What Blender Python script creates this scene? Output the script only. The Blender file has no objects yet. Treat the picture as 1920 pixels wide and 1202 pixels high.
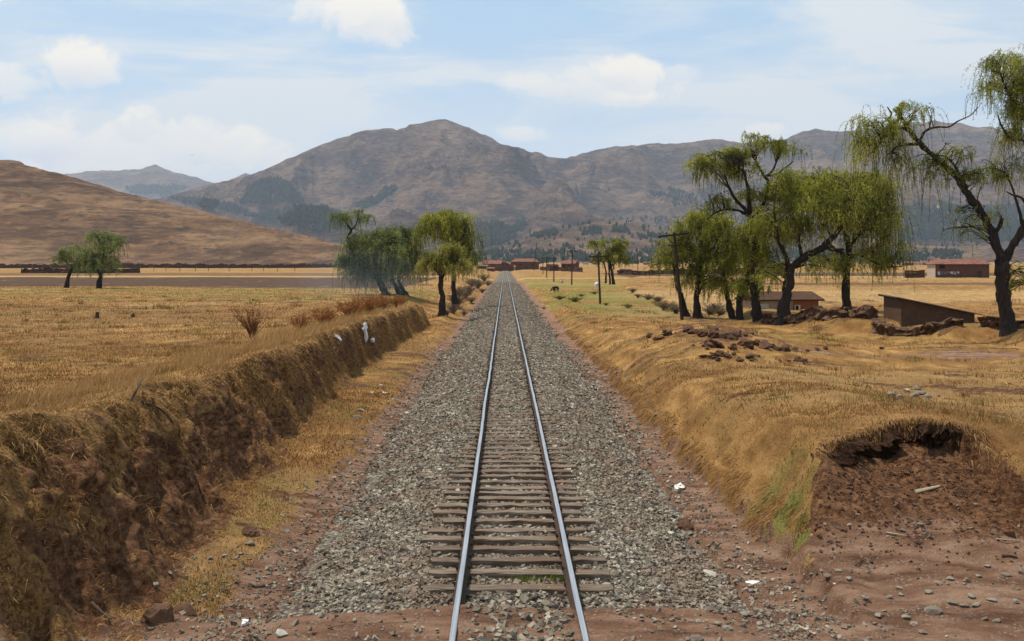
import bpy, bmesh, math
import numpy as np
from mathutils import Vector
R = math.radians
SC = bpy.context.scene
COL = SC.collection
rng = np.random.default_rng(11)

# ------------------------------------------------------------------ camera
F = 2050.0; VX = 947.0; VY = 495.0; HC = 4.2        # focal length in photo pixels, vanishing point, eye height over rail
cam_d = bpy.data.cameras.new('camera'); cam = bpy.data.objects.new('camera', cam_d); COL.objects.link(cam)
cam_d.sensor_width = 36; cam_d.lens = F / 1920 * 36
cam_d.shift_x = (960 - VX) / 1920; cam_d.shift_y = -(601 - VY) / 1920
cam_d.clip_start = 0.1; cam_d.clip_end = 60000
cam.location = (0, 0, HC); cam.rotation_euler = (R(90), 0, 0)
SC.camera = cam
def at(px, py, Y):                                   # photo pixel at depth Y -> world point
    return ((px - VX) * Y / F, Y, HC - (py - VY) * Y / F)

SC.view_settings.view_transform = 'Standard'; SC.view_settings.look = 'None'
SC.view_settings.exposure = 0.06; SC.view_settings.gamma = 1
SC.cycles.use_denoising = True
SC.cycles.max_bounces = 5; SC.cycles.diffuse_bounces = 3; SC.cycles.glossy_bounces = 2
SC.cycles.transmission_bounces = 3; SC.cycles.transparent_max_bounces = 6; SC.cycles.volume_bounces = 0

# ------------------------------------------------------------------ node helpers
class NT:
    def __init__(s, tree):
        s.t = tree
    def n(s, typ, ins=None, **props):
        nd = s.t.nodes.new(typ)
        for k, v in props.items(): setattr(nd, k, v)
        for k, v in (ins or {}).items():
            sk = nd.inputs[k]
            if isinstance(v, bpy.types.NodeSocket): s.t.links.new(v, sk)
            elif isinstance(v, (tuple, list)) and len(v) == 3 and sk.type == 'RGBA': sk.default_value = (*v, 1)
            else: sk.default_value = v
        return nd
    def m(s, op, a, b=0.0, c=0.0, clamp=False):
        return s.n('ShaderNodeMath', {0: a, 1: b, 2: c}, operation=op, use_clamp=clamp).outputs[0]
    def mix(s, f, a, b, blend='MIX'):
        return s.n('ShaderNodeMix', {0: f, 6: a, 7: b}, data_type='RGBA', blend_type=blend).outputs[2]
    def noise(s, vec, scale, detail=4, rough=.55, dist=0.0):
        return s.n('ShaderNodeTexNoise', {'Vector': vec, 'Scale': scale, 'Detail': detail, 'Roughness': rough, 'Distortion': dist}).outputs[0]
    def step(s, x, a, b):
        return s.n('ShaderNodeMapRange', {0: x, 1: a, 2: b, 3: 0.0, 4: 1.0}, interpolation_type='SMOOTHSTEP').outputs[0]
    def ramp(s, f, stops):
        nd = s.n('ShaderNodeValToRGB', {0: f}); el = nd.color_ramp.elements
        while len(el) < len(stops): el.new(.5)
        for e, (p, c) in zip(el, stops): e.position = p; e.color = (*c, 1)
        return nd.outputs[0]
    def attr(s, name):
        return s.n('ShaderNodeAttribute', attribute_name=name).outputs['Fac']
    def pos(s):
        return s.n('ShaderNodeNewGeometry').outputs['Position']
    def obj(s):
        return s.n('ShaderNodeTexCoord').outputs['Object']
    def map(s, vec, scale=(1, 1, 1), rot=(0, 0, 0), loc=(0, 0, 0)):
        return s.n('ShaderNodeMapping', {0: vec, 1: loc, 2: rot, 3: scale}).outputs[0]
    def island(s):
        return s.n('ShaderNodeNewGeometry').outputs['Random Per Island']

def material(name, fn):
    m = bpy.data.materials.new(name); m.use_nodes = True
    t = m.node_tree; t.nodes.clear(); N = NT(t)
    out = t.nodes.new('ShaderNodeOutputMaterial')
    r = fn(N)
    t.links.new(r, out.inputs['Surface'])
    return m
def bsdf(N, col, rough=.9, metal=0.0, bump=None, bs=.3, bd=.05, spec=.2):
    ins = {'Base Color': col, 'Roughness': rough, 'Metallic': metal, 'Specular IOR Level': spec}
    if bump is not None:
        ins['Normal'] = N.n('ShaderNodeBump', {'Strength': bs, 'Distance': bd, 'Height': bump}).outputs[0]
    return N.n('ShaderNodeBsdfPrincipled', ins).outputs[0]

# ------------------------------------------------------------------ sky, sun
SUN_EL = R(68); SUN_AZ = math.atan2(-.80, .35)       # sun high on the left, a little ahead
W = bpy.data.worlds.new('World'); SC.world = W; W.use_nodes = True
wt = W.node_tree; wt.nodes.clear(); N = NT(wt)
sky = N.n('ShaderNodeTexSky', sky_type='NISHITA', sun_disc=False, sun_elevation=SUN_EL, sun_rotation=SUN_AZ,
          altitude=3400, air_density=1.0, dust_density=1.2, ozone_density=1.6).outputs[0]
sky = N.mix(1.0, sky, (.118, .118, .118), 'MULTIPLY')
dirv = N.n('ShaderNodeTexCoord').outputs['Generated']
sx = N.n('ShaderNodeSeparateXYZ', {0: dirv})
dy = N.m('MAXIMUM', N.m('ABSOLUTE', sx.outputs[1]), .12)
su = N.m('DIVIDE', sx.outputs[0], dy); sv = N.m('DIVIDE', sx.outputs[2], dy)
uv = N.n('ShaderNodeCombineXYZ', {0: su, 1: sv, 2: 0.0}).outputs[0]
lowf = N.step(sv, .26, .0)                           # whiter low in the sky
c1 = N.noise(N.map(uv, (2.2, 11, 1), (0, 0, R(7)), (3.1, 1.7, 0)), 1.6, 7, .58, .7)
c2 = N.noise(N.map(uv, (1.3, 5, 1), (0, 0, R(-6)), (7.3, 4.2, 0)), 2.2, 5, .55, .4)
thin = N.m('ADD', N.m('MULTIPLY', N.step(c1, .43, .62), .62), N.m('MULTIPLY', N.step(c2, .42, .64), .50))
thin = N.m('ADD', N.m('MULTIPLY', thin, 1.0), N.m('MULTIPLY', lowf, .72), clamp=True)
skyc = N.mix(.75, sky, (.50, .73, .945))
col = N.mix(thin, skyc, (.755, .81, .845))
puff = N.noise(uv, 17, 9, .62, .6)
puff2 = N.noise(N.map(uv, (1, 1.6, 1)), 9, 4, .5, .2)
blob = None; shade = None
for (px, py, a, b, w) in [(140, 118, 100, 52, .9), (150, 140, 60, 30, .5), (690, 22, 110, 58, .9), (640, 10, 120, 45, .5), (120, 262, 180, 60, .85), (262, 232, 60, 45, .8), (230, 290, 210, 40, .7),
                          (440, 280, 125, 40, .85), (330, 262, 120, 50, .7), (60, 262, 110, 50, .7), (300, 300, 220, 30, .55), (90, 308, 80, 24, .8), (1185, 140, 75, 42, .9), (1090, 160, 170, 34, .5), (1185, 180, 72, 22, .8),
                          (5, 150, 80, 40, .5), (1270, 138, 60, 20, .4), (1440, 240, 40, 14, .5), (990, 250, 60, 18, .45)]:
    du = N.m('DIVIDE', N.m('SUBTRACT', su, (px - VX) / F), a / F)
    dv = N.m('DIVIDE', N.m('SUBTRACT', sv, (VY - py) / F), b / F)
    r2 = N.m('ADD', N.m('MULTIPLY', du, du), N.m('MULTIPLY', dv, dv))
    e = N.m('ADD', N.m('SUBTRACT', 1.05, r2), N.m('ADD', N.m('MULTIPLY', N.m('SUBTRACT', puff, .5), 4.6), N.m('MULTIPLY', N.m('SUBTRACT', puff2, .5), 2.0)))
    bl = N.m('MULTIPLY', N.step(e, -.1, .85), min(1.0, w * 1.25))
    sh = N.m('MULTIPLY', bl, N.step(dv, .35, -.75))
    blob = bl if blob is None else N.m('MAXIMUM', blob, bl)
    shade = sh if shade is None else N.m('MAXIMUM', shade, sh)
shade = N.m('MULTIPLY', shade, N.m('ADD', .45, N.m('MULTIPLY', N.step(puff2, .62, .38), .75)), clamp=True)
ccol = N.mix(N.m('MULTIPLY', shade, .85), (1.0, .95, .86), (.70, .745, .81))
col = N.mix(blob, col, ccol)
col = N.mix(1.0, col, (1.02, 1.01, 1.0), 'MULTIPLY')
bg = N.n('ShaderNodeBackground', {'Color': col, 'Strength': 1.0}).outputs[0]
wt.links.new(bg, N.n('ShaderNodeOutputWorld').inputs['Surface'])

sl = bpy.data.lights.new('sun', 'SUN'); sl.energy = 4.9; sl.angle = R(3); sl.color = (1, .925, .80)
so = bpy.data.objects.new('sun', sl); COL.objects.link(so)
sdir = Vector((math.sin(SUN_AZ) * math.cos(SUN_EL), math.cos(SUN_AZ) * math.cos(SUN_EL), math.sin(SUN_EL)))
so.rotation_euler = sdir.to_track_quat('Z', 'Y').to_euler()
so.location = sdir * 300

# ------------------------------------------------------------------ mesh helpers
def np_mesh(name, V, Fc, mat=None, parent=None, smooth=False, attrs=None, loc=None):
    V = np.ascontiguousarray(V, np.float32).reshape(-1, 3); Fc = np.ascontiguousarray(Fc, np.int32)
    m, k = Fc.shape
    me = bpy.data.meshes.new(name)
    me.vertices.add(len(V)); me.vertices.foreach_set('co', V.ravel())
    me.loops.add(m * k); me.loops.foreach_set('vertex_index', Fc.ravel())
    me.polygons.add(m); me.polygons.foreach_set('loop_start', np.arange(0, m * k, k, dtype=np.int32))
    me.polygons.foreach_set('use_smooth', np.full(m, smooth, dtype=bool))
    for an, av in (attrs or {}).items():
        a = me.attributes.new(an, 'FLOAT', 'POINT'); a.data.foreach_set('value', np.ascontiguousarray(av, np.float32).ravel())
    me.update(calc_edges=True)
    o = bpy.data.objects.new(name, me); COL.objects.link(o)
    for mm in (mat if isinstance(mat, (list, tuple)) else [mat]):
        if mm: me.materials.append(mm)
    if parent: o.parent = parent
    if loc is not None: o.location = loc
    return o
def tag(o, label=None, cat=None, group=None, kind=None):
    if label: o['label'] = label
    if cat: o['category'] = cat
    if group: o['group'] = group
    if kind: o['kind'] = kind
    return o
def thing(name, label, cat, loc=(0, 0, 0), rz=0.0, group=None):
    o = bpy.data.objects.new(name, None); COL.objects.link(o); o.empty_display_size = .2
    o.location = loc; o.rotation_euler = (0, 0, rz)
    return tag(o, label, cat, group)
class MB:                                            # collects simple solids into one mesh
    def __init__(s): s.v = []; s.f = []; s.mi = []
    def add(s, v, f, mi=0):
        b = len(s.v); s.v += [tuple(map(float, p)) for p in v]; s.f += [tuple(i + b for i in q) for q in f]; s.mi += [mi] * len(f); return s
    def box(s, x0, x1, y0, y1, z0, z1, mi=0):
        return s.add([(x0, y0, z0), (x1, y0, z0), (x1, y1, z0), (x0, y1, z0), (x0, y0, z1), (x1, y0, z1), (x1, y1, z1), (x0, y1, z1)],
                     [(3, 2, 1, 0), (4, 5, 6, 7), (0, 1, 5, 4), (1, 2, 6, 5), (2, 3, 7, 6), (3, 0, 4, 7)], mi)
    def prism(s, poly, y0, y1, mi=0):                # poly of (x, z), extruded along y
        n = len(poly)
        return s.add([(x, y0, z) for x, z in poly] + [(x, y1, z) for x, z in poly],
                     [tuple(range(n)), tuple(range(2 * n - 1, n - 1, -1))] + [(i + n, (i + 1) % n + n, (i + 1) % n, i) for i in range(n)], mi)
    def tube(s, pts, rad, k=6, mi=0, cap=True):
        P = np.array(pts, float); n = len(P); rad = np.broadcast_to(np.array(rad, float), (n,))
        T = np.gradient(P, axis=0); T /= np.linalg.norm(T, axis=1)[:, None] + 1e-9
        up = np.array([0, 0, 1.0]) if abs(T[0][2]) < .9 else np.array([1.0, 0, 0])
        V = []
        for i in range(n):
            a = np.cross(T[i], up); a /= np.linalg.norm(a) + 1e-9; b = np.cross(T[i], a); up = np.cross(a, T[i]) if False else up
            for j in range(k):
                t = 2 * math.pi * j / k
                V.append(P[i] + rad[i] * (math.cos(t) * a + math.sin(t) * b))
        Fs = [(i * k + j, i * k + (j + 1) % k, (i + 1) * k + (j + 1) % k, (i + 1) * k + j) for i in range(n - 1) for j in range(k)]
        if cap: Fs += [tuple(range(k - 1, -1, -1)), tuple((n - 1) * k + j for j in range(k))]
        return s.add(V, Fs, mi)
    def build(s, name, mat, parent=None, loc=None, smooth=False, bevel=0):
        me = bpy.data.meshes.new(name); me.from_pydata(s.v, [], s.f)
        for mm in (mat if isinstance(mat, (list, tuple)) else [mat]): me.materials.append(mm)
        me.polygons.foreach_set('material_index', s.mi)
        if smooth: me.polygons.foreach_set('use_smooth', [True] * len(s.f))
        me.update()
        o = bpy.data.objects.new(name, me); COL.objects.link(o)
        if parent: o.parent = parent
        if loc is not None: o.location = loc
        if bevel:
            b = o.modifiers.new('bevel', 'BEVEL'); b.width = bevel; b.segments = 2; b.limit_method = 'ANGLE'
        return o

# ------------------------------------------------------------------ numeric noise
def hsh(ix, iy, seed):
    h = (ix.astype(np.int64) * 374761393 + iy.astype(np.int64) * 668265263 + seed * 974634421) & 0xffffffff
    h = ((h ^ (h >> 13)) * 1274126177) & 0xffffffff
    return ((h ^ (h >> 16)) & 0xffffff) / float(0xffffff)
def vn(x, y, seed=0):
    x, y = np.broadcast_arrays(np.asarray(x, float), np.asarray(y, float))
    ix = np.floor(x); iy = np.floor(y); fx = x - ix; fy = y - iy
    fx = fx * fx * fx * (fx * (fx * 6 - 15) + 10); fy = fy * fy * fy * (fy * (fy * 6 - 15) + 10)
    a = hsh(ix, iy, seed); b = hsh(ix + 1, iy, seed); c = hsh(ix, iy + 1, seed); d = hsh(ix + 1, iy + 1, seed)
    return (a + (b - a) * fx) * (1 - fy) + (c + (d - c) * fx) * fy
def fbm(x, y, oc=4, seed=0, gain=.5):                # about -1..1
    s = 0; a = 1; t = 0; x = np.asarray(x, float); y = np.asarray(y, float)
    for i in range(oc):
        s = s + a * (vn(x, y, seed + i * 17) * 2 - 1); t += a; a *= gain
        x, y = x * 1.73 + y * 1.06 + 11.3, y * 1.73 - x * 1.06 + 5.7
    return s / t * 1.5
def ridged(x, y, oc=5, seed=0, gain=.5):             # 0..1 crests
    s = 0; a = 1; t = 0; w = 1
    for i in range(oc):
        n = 1 - np.abs(vn(x, y, seed + i * 13) * 2 - 1); n = n * n * w
        s = s + a * n; t += a; a *= gain; w = np.clip(n * 1.8, 0, 1)
        x, y = x * 1.66 + y * 1.12 + 3.1, y * 1.66 - x * 1.12 + 8.2
    return s / t
def S(a, b, x):
    t = np.clip((x - a) / (b - a), 0, 1); return t * t * (3 - 2 * t)
def ip(x, pts): return np.interp(x, [p[0] for p in pts], [p[1] for p in pts])
# ------------------------------------------------------------------ the lie of the land
XT = 0.154                                           # track centre line
def seg_sd(X, Y, poly):                              # signed distance to a closed polygon, negative inside
    d = np.full(X.shape, 1e9); ins = np.zeros(X.shape, bool); n = len(poly)
    for i in range(n):
        ax, ay = poly[i]; bx, by = poly[(i + 1) % n]
        ex, ey = bx - ax, by - ay; wx, wy = X - ax, Y - ay
        t = np.clip((wx * ex + wy * ey) / (ex * ex + ey * ey), 0, 1)
        d = np.minimum(d, np.hypot(wx - ex * t, wy - ey * t))
        c = ((ay > Y) != (by > Y)) & (X < (bx - ax) * (Y - ay) / (by - ay + 1e-12) + ax)
        ins ^= c
    return np.where(ins, -d, d)
CUT = [(4.30, 15.6), (4.45, 16.9), (4.85, 17.25), (5.15, 17.9), (5.5, 18.6), (6.2, 19.2), (7.0, 19.6), (7.7, 19.4), (8.0, 18.7), (8.12, 17.7), (8.35, 16.8), (9.2, 16.0), (11.5, 15.6), (17, 15.6), (40, 16), (40, 3), (4.4, 3)]
EDGE = [(10, 34), (30, 27.5), (48, 26.5), (58, 25.2), (66, 21.6), (76, 18.6), (90, 17.2), (150, 17.5), (260, 26), (420, 60)]   # the low field bank below the adobe wall
def left_foot(Y): return ip(Y, [(8, -4.0), (13, -4.15), (15, -4.4), (18.3, -4.8), (22, -4.95), (26, -5.05), (35, -5.5), (47, -5.95), (64, -6.0), (80, -5.4)]) + .22 * fbm(Y * .45, 3.3, 3, 5) + .10 * fbm(Y * 1.6, 1.3, 2, 6)
def left_crest(Y): return ip(Y, [(8, -6.5), (15, -6.8), (23, -6.9), (30, -7.0), (47, -7.0), (58, -6.9), (80, -6.4)]) + .46 * fbm(Y * .38, 8.1, 3, 7) + .12 * fbm(Y * 1.3, 2.2, 2, 9)
def left_top(Y): return ip(Y, [(8, 2.2), (15, 2.1), (17.5, 1.92), (20, 1.75), (23, 1.80), (26, 1.68), (30, 1.72), (37, 1.57), (47, 1.58), (58, 1.5), (80, 1.2)]) + .17 * fbm(Y * .55, 6.6, 3, 8)
def land(X, Y, want=False):
    X = np.asarray(X, float); Y = np.asarray(Y, float)
    zrut = -.05 * np.exp(-((Y - 13.2 - .06 * X) / .22) ** 2) - .05 * np.exp(-((Y - 11.9 - .05 * X) / .25) ** 2) + .03 * np.exp(-((Y - 12.55 - .05 * X) / .3) ** 2)
    n1 = fbm(X * .35, Y * .35, 4, 21); n2 = fbm(X * 1.7, Y * 1.7, 3, 31); n3 = fbm(X * .06, Y * .06, 3, 41); n4 = fbm(X * 5.1, Y * 5.1, 3, 51)
    # ---- left
    xb = left_foot(Y); xc = left_crest(Y); zc = left_top(Y)
    zfoot = -.30 + .05 * n1
    t = (xb - X) / (xb - xc)
    tt = t + .15 * n2 * S(-.1, .3, t) * (1 - S(1, 1.5, t))
    face = .22 * np.clip(tt, 0, 1) + .78 * S(.16, 1.02, tt)
    zf = ip(Y, [(8, 1.45), (30, 1.30), (60, 1.15), (100, .95), (150, .8), (260, .55), (500, .8), (900, 2.0), (1500, 2.5), (4000, 12), (12000, 20)])
    zverge = -.55 + ip(Y, [(14, .08), (20, .14), (40, .2)]) * S(-3.3, -4.1, X + .16 * n2 + .22 * n1) + (zfoot + .33) * S(-4.1, -5.2, X)
    zl_bank = np.where(t < 0, zverge, zverge + (zc - zverge) * face)
    over = np.maximum(xc - X, 0)
    zl_bank = np.where(t > 1.0, zf + (zc - zf) * np.exp(-over / 1.7) + (zverge * 0), zl_bank)
    zl_bank = np.where((t > .85) & (t <= 1.0), zverge + (zc - zverge) * face, zl_bank)
    w = np.maximum(-4.0 - X, 0)
    zl_far = -.45 + .3 * S(0, 1.2, w) - .25 * S(1.2, 2.6, w) + (zf + .35) * S(2.2, 9, w) + .08 * n1
    bk = 1 - S(77, 84, Y + 1.2 * fbm(X * .8, 4.4, 2, 3))
    zl = zl_bank * bk + zl_far * (1 - bk)
    # road dips across in front on the left
    rdl = (1 - S(11.4, 12.9, Y + .06 * (X + 4.6) + .25 * n1))
    zl = zl * (1 - rdl) + (-.25 + .03 * n2) * rdl
    # ---- right
    xl = 4.28 + .22 * fbm(Y * .5, 9.2, 3, 12) + .10 * fbm(Y * 2.1, 1.2, 2, 13)
    zcr = ip(Y, [(8, 1.2), (18, 1.46), (20, 1.5), (24, 1.30), (30, 1.0), (40, .72), (60, .48), (80, .3), (110, .1), (300, 0), (700, 0)])
    zfr = ip(Y, [(8, .5), (20, .72), (30, .55), (44, .25), (60, .12), (80, .05), (120, -.1), (300, 0.0), (600, .0), (900, 2.0), (1500, 2.5), (4000, 12), (12000, 20)])
    lip = ip(Y, [(8, .34), (40, .34), (60, .25), (100, .16)])
    wr = X - xl
    rise = .82 * S(0, ip(Y, [(16, .95), (20, 1.1), (35, 1.5)]), wr - .15) + .18 * S(1.0, 3.6, wr - .15)
    zr = -.50 + lip * S(0, .20, wr + .05 * n4) + (zcr + .50 - lip) * rise
    mound = .95 * np.exp(-(((X - 10.3) / 3.0) ** 2 + ((Y - 52) / 7.5) ** 2)) + .35 * np.exp(-(((X - 8.4) / 1.6) ** 2 + ((Y - 43) / 3.0) ** 2))
    back = S(2.8, 8.5, wr)
    zr = zr * (1 - back) + zfr * back + mound * S(.6, 2.5, wr)
    xe = np.interp(Y, [e[0] for e in EDGE], [e[1] for e in EDGE])
    ee = S(-1.0, .9, X - xe + .5 * n1)
    zr = zr + ip(Y, [(30, .55), (60, .62), (150, .6), (400, .3), (700, 0)]) * ee
    und = .10 * n1 * S(.5, 3, wr) + .16 * n3 * S(70, 110, Y) * (1 - S(500, 800, Y))
    zr = zr + und + .03 * n2 * S(.2, 1, wr)
    sd = seg_sd(X, Y, CUT) + .15 * n2 + .07 * n4 + .10 * n1 + .15 * n1 * S(8, 9.5, X)
    cutz = -.24 + 1.22 * S(15.0, 20.2, Y) + .10 * n1 * S(15, 17, Y) + .035 * n2 + .02 * n4 * S(16.5, 18, Y)
    cutz = cutz + .10 * fbm(X * 1.1 + 3, Y * .35, 3, 57) * S(15.2, 16.6, Y) + .06 * (ridged(X * 1.7, Y * 1.7, 4, 58) - .4) * S(15.5, 17.2, Y)
    cutz = cutz + .30 * np.exp(-((X - 5.3) / .7) ** 2) * S(16.2, 18.2, Y) + .10 * np.exp(-((X - 7.3) / 1.0) ** 2) * S(18, 20, Y)
    cutz = np.where(X > 9, cutz + (np.minimum(zfr - .1, .6) - cutz) * S(9, 13, X) * S(14.5, 18, Y), cutz)
    cw = .09 + 1.6 * S(7.9, 8.8, X) + .30 * S(5.5, 5.0, X)
    cm = S(cw, -cw, sd) * (X > 3.5)
    zr = zr * (1 - cm) + np.minimum(cutz, zr + .05) * cm
    # ---- middle
    zm = -.60 + 0 * X
    z = np.where(X < -3.2, zl, np.where(X > 3.4, zr, zm))
    z = np.where((X >= -3.7) & (X <= -3.0), np.minimum(z, -.52), z)
    # the dirt road crosses in front and is level with the rails
    rd = (1 - S(13.3, 14.7, Y + .35 * n1 + .03 * X)) * S(-5.6, -4.2, X) * S(6, 4.4, X)
    zroad = -.055 - .05 * S(1.2, 3.0, np.abs(X - XT)) - .09 * S(2.4, 5, np.abs(X - XT)) + .02 * n2 + .012 * n4 + zrut * S(1.2, 1.8, np.abs(X - XT))
    z = z * (1 - rd) + zroad * rd
    z = z + .022 * n2 + .008 * n4 * (1 - S(20, 60, Y))
    z = z + ip(Y, [(0, 0), (100, 0), (300, .04), (2000, .4)]) * n3
    if not want: return z
    # ---- what covers it
    q = {}
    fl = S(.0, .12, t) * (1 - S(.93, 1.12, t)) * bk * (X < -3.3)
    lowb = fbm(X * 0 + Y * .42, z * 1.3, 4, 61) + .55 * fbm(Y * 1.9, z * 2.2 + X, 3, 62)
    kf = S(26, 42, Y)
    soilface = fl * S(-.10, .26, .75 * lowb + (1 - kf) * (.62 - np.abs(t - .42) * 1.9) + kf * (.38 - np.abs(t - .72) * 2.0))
    gut = np.where(X < 0, S(-4.0, -3.55, X + .3 * n2 + .25 * n1), S(.32, -.08, wr + .18 * n2 + .05 * n4)) * (1 - S(200, 420, Y))
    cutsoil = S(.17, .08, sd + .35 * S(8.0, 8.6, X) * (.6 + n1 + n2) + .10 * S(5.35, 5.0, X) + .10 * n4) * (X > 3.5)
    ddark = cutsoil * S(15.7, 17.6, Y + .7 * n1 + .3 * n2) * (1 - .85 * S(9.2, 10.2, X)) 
    rdm = np.maximum(rdl * (X < -3), np.maximum(rd, cutsoil * (1 - ddark)))
    nose = S(.45, .1, np.abs(sd)) * (X > 5.2) * (X < 9) * (Y > 18)
    path = np.exp(-((Y - (44.5 + .25 * (X - 16) + 1.5 * n1 + 3 * np.sin(X * .12))) / 2.2) ** 2) * S(9, 14, X) + np.exp(-((Y - 40 - 2 * n1) / 1.6) ** 2) * .6 * S(15, 18, X)
    path = np.clip(path * S(-.5, .5, n2 + n1 + .45), 0, 1) * (X > 8)
    mnd = np.clip(mound * 1.6, 0, 1) * S(.0, .35, n2 + .6 * n1) * (X > 5)
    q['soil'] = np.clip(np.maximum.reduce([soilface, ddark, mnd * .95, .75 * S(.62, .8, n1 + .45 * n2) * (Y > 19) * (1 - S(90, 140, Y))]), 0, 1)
    near = (1 - S(15.3, 16.2, Y + .3 * n1)) * S(3.2, 3.6, X) * (1 - S(14, 15, Y) * S(8, 9, X) * 0)
    q['dirt'] = np.clip(np.maximum.reduce([gut * (1 - soilface), rdl * (X < -3), rd, cutsoil, near, path * .8]), 0, 1)
    q['dirt'] = np.where(np.abs(X - XT) < 3.2, np.maximum(q['dirt'], 1.0), q['dirt'])
    gm = np.exp(-((wr - .42) / .42) ** 2 - ((Y - 18.0) / 1.7) ** 2) * 2.0 * S(-.5, .3, n2 + n1 + .3)
    gr = S(75, 95, Y) * (1 - S(230, 420, Y)) * S(-.2, .55, n3 + .5 * n1 + .35) * (X > 4.6) * (1 - S(-2, 2, X - xe)) * .8
    gr2 = np.exp(-((Y - 57) / 7) ** 2) * S(12, 15, X) * .42 * S(-.4, .5, n1 + n3 + .2)
    gl = S(88, 110, Y) * (1 - S(150, 160, Y)) * (X < -9) * .55 * S(-.4, .5, n1 + n3 + .2)
    gv = (X < -4) * (X > xb - .3) * bk * S(.1, .8, n1 + .6 * n2) * .55
    q['soil'] = np.clip(q['soil'] - 0, 0, 1)
    q['green'] = np.clip(np.maximum.reduce([gm, gr, gr2, gl, gv, .3 * S(.35, .8, n1 + .4 * n2)]) * (1 - q['dirt']) , 0, 1)
    pl = np.zeros(X.shape)
    yy = Y + 11 * n3 + 5 * n1
    pl = np.maximum(pl, S(160, 168, yy) * (1 - S(296, 306, yy)) * (X < -12 - .02 * Y))
    pl = np.maximum(pl, S(330, 340, yy) * (1 - S(420, 440, yy)) * (X < -20) * .6)
    pl = np.maximum(pl, S(330, 350, yy) * (1 - S(480, 500, yy)) * (X > 40) * .9)
    pl = np.maximum(pl, S(190, 196, yy) * (1 - S(215, 222, yy)) * (X > 30 + 6 * n1) * .75)
    q['plough'] = pl
    q['pale'] = np.clip(S(.0, .9, n3 + .3 * n1) * .6 + S(96, 110, yy) * (1 - S(150, 160, yy)) * (X > xe) * .6 + S(306, 314, yy) * (1 - S(328, 336, yy)) * .8, 0, 1)
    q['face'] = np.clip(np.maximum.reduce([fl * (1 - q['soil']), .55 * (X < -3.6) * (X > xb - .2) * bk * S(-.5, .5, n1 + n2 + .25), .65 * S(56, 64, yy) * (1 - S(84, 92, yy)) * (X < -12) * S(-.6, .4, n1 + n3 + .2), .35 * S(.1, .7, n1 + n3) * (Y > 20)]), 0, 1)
    q['ballast'] = np.zeros(X.shape)
    return z, q

def ground_pts(X, Y):                                # sod lip pushed out over the bank faces
    z = land(X, Y)
    return np.stack([X, Y, z], -1)

rows = np.concatenate([np.arange(3, 9, .25), np.arange(9, 11, .1), np.arange(11, 24, .05)])
g = [24.0]
while g[-1] < 12500: g.append(g[-1] * 1.0052)
rows = np.concatenate([rows, g])
uc = np.arange(-.62, .6201, .00145)
uc = np.concatenate([[-6, -3, -2, -1.4, -1.1, -.9, -.8, -.72, -.66], uc, [.66, .72, .8, .9, 1.1, 1.4, 2, 3, 6]])
YY, UU = np.meshgrid(rows, uc, indexing='ij'); XX = UU * np.maximum(YY, 6.0)
Z, Q = land(XX, YY, True)
steep = np.gradient(Z, axis=1) / (np.gradient(XX, axis=1) + 1e-6)
nn = fbm(YY * 2.2, Z * 3.1, 3, 71)
lx = np.where((XX < -4) & (YY < 90), np.clip(-steep, 0, 1.6) * (.07 * nn + .03) * np.clip(Z + .2, 0, 1), 0)
VV = np.stack([XX + lx, YY, Z], -1)
nr, nc = XX.shape
idx = np.arange(nr * nc).reshape(nr, nc)
FF = np.stack([idx[:-1, :-1], idx[:-1, 1:], idx[1:, 1:], idx[1:, :-1]], -1).reshape(-1, 4)

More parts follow.
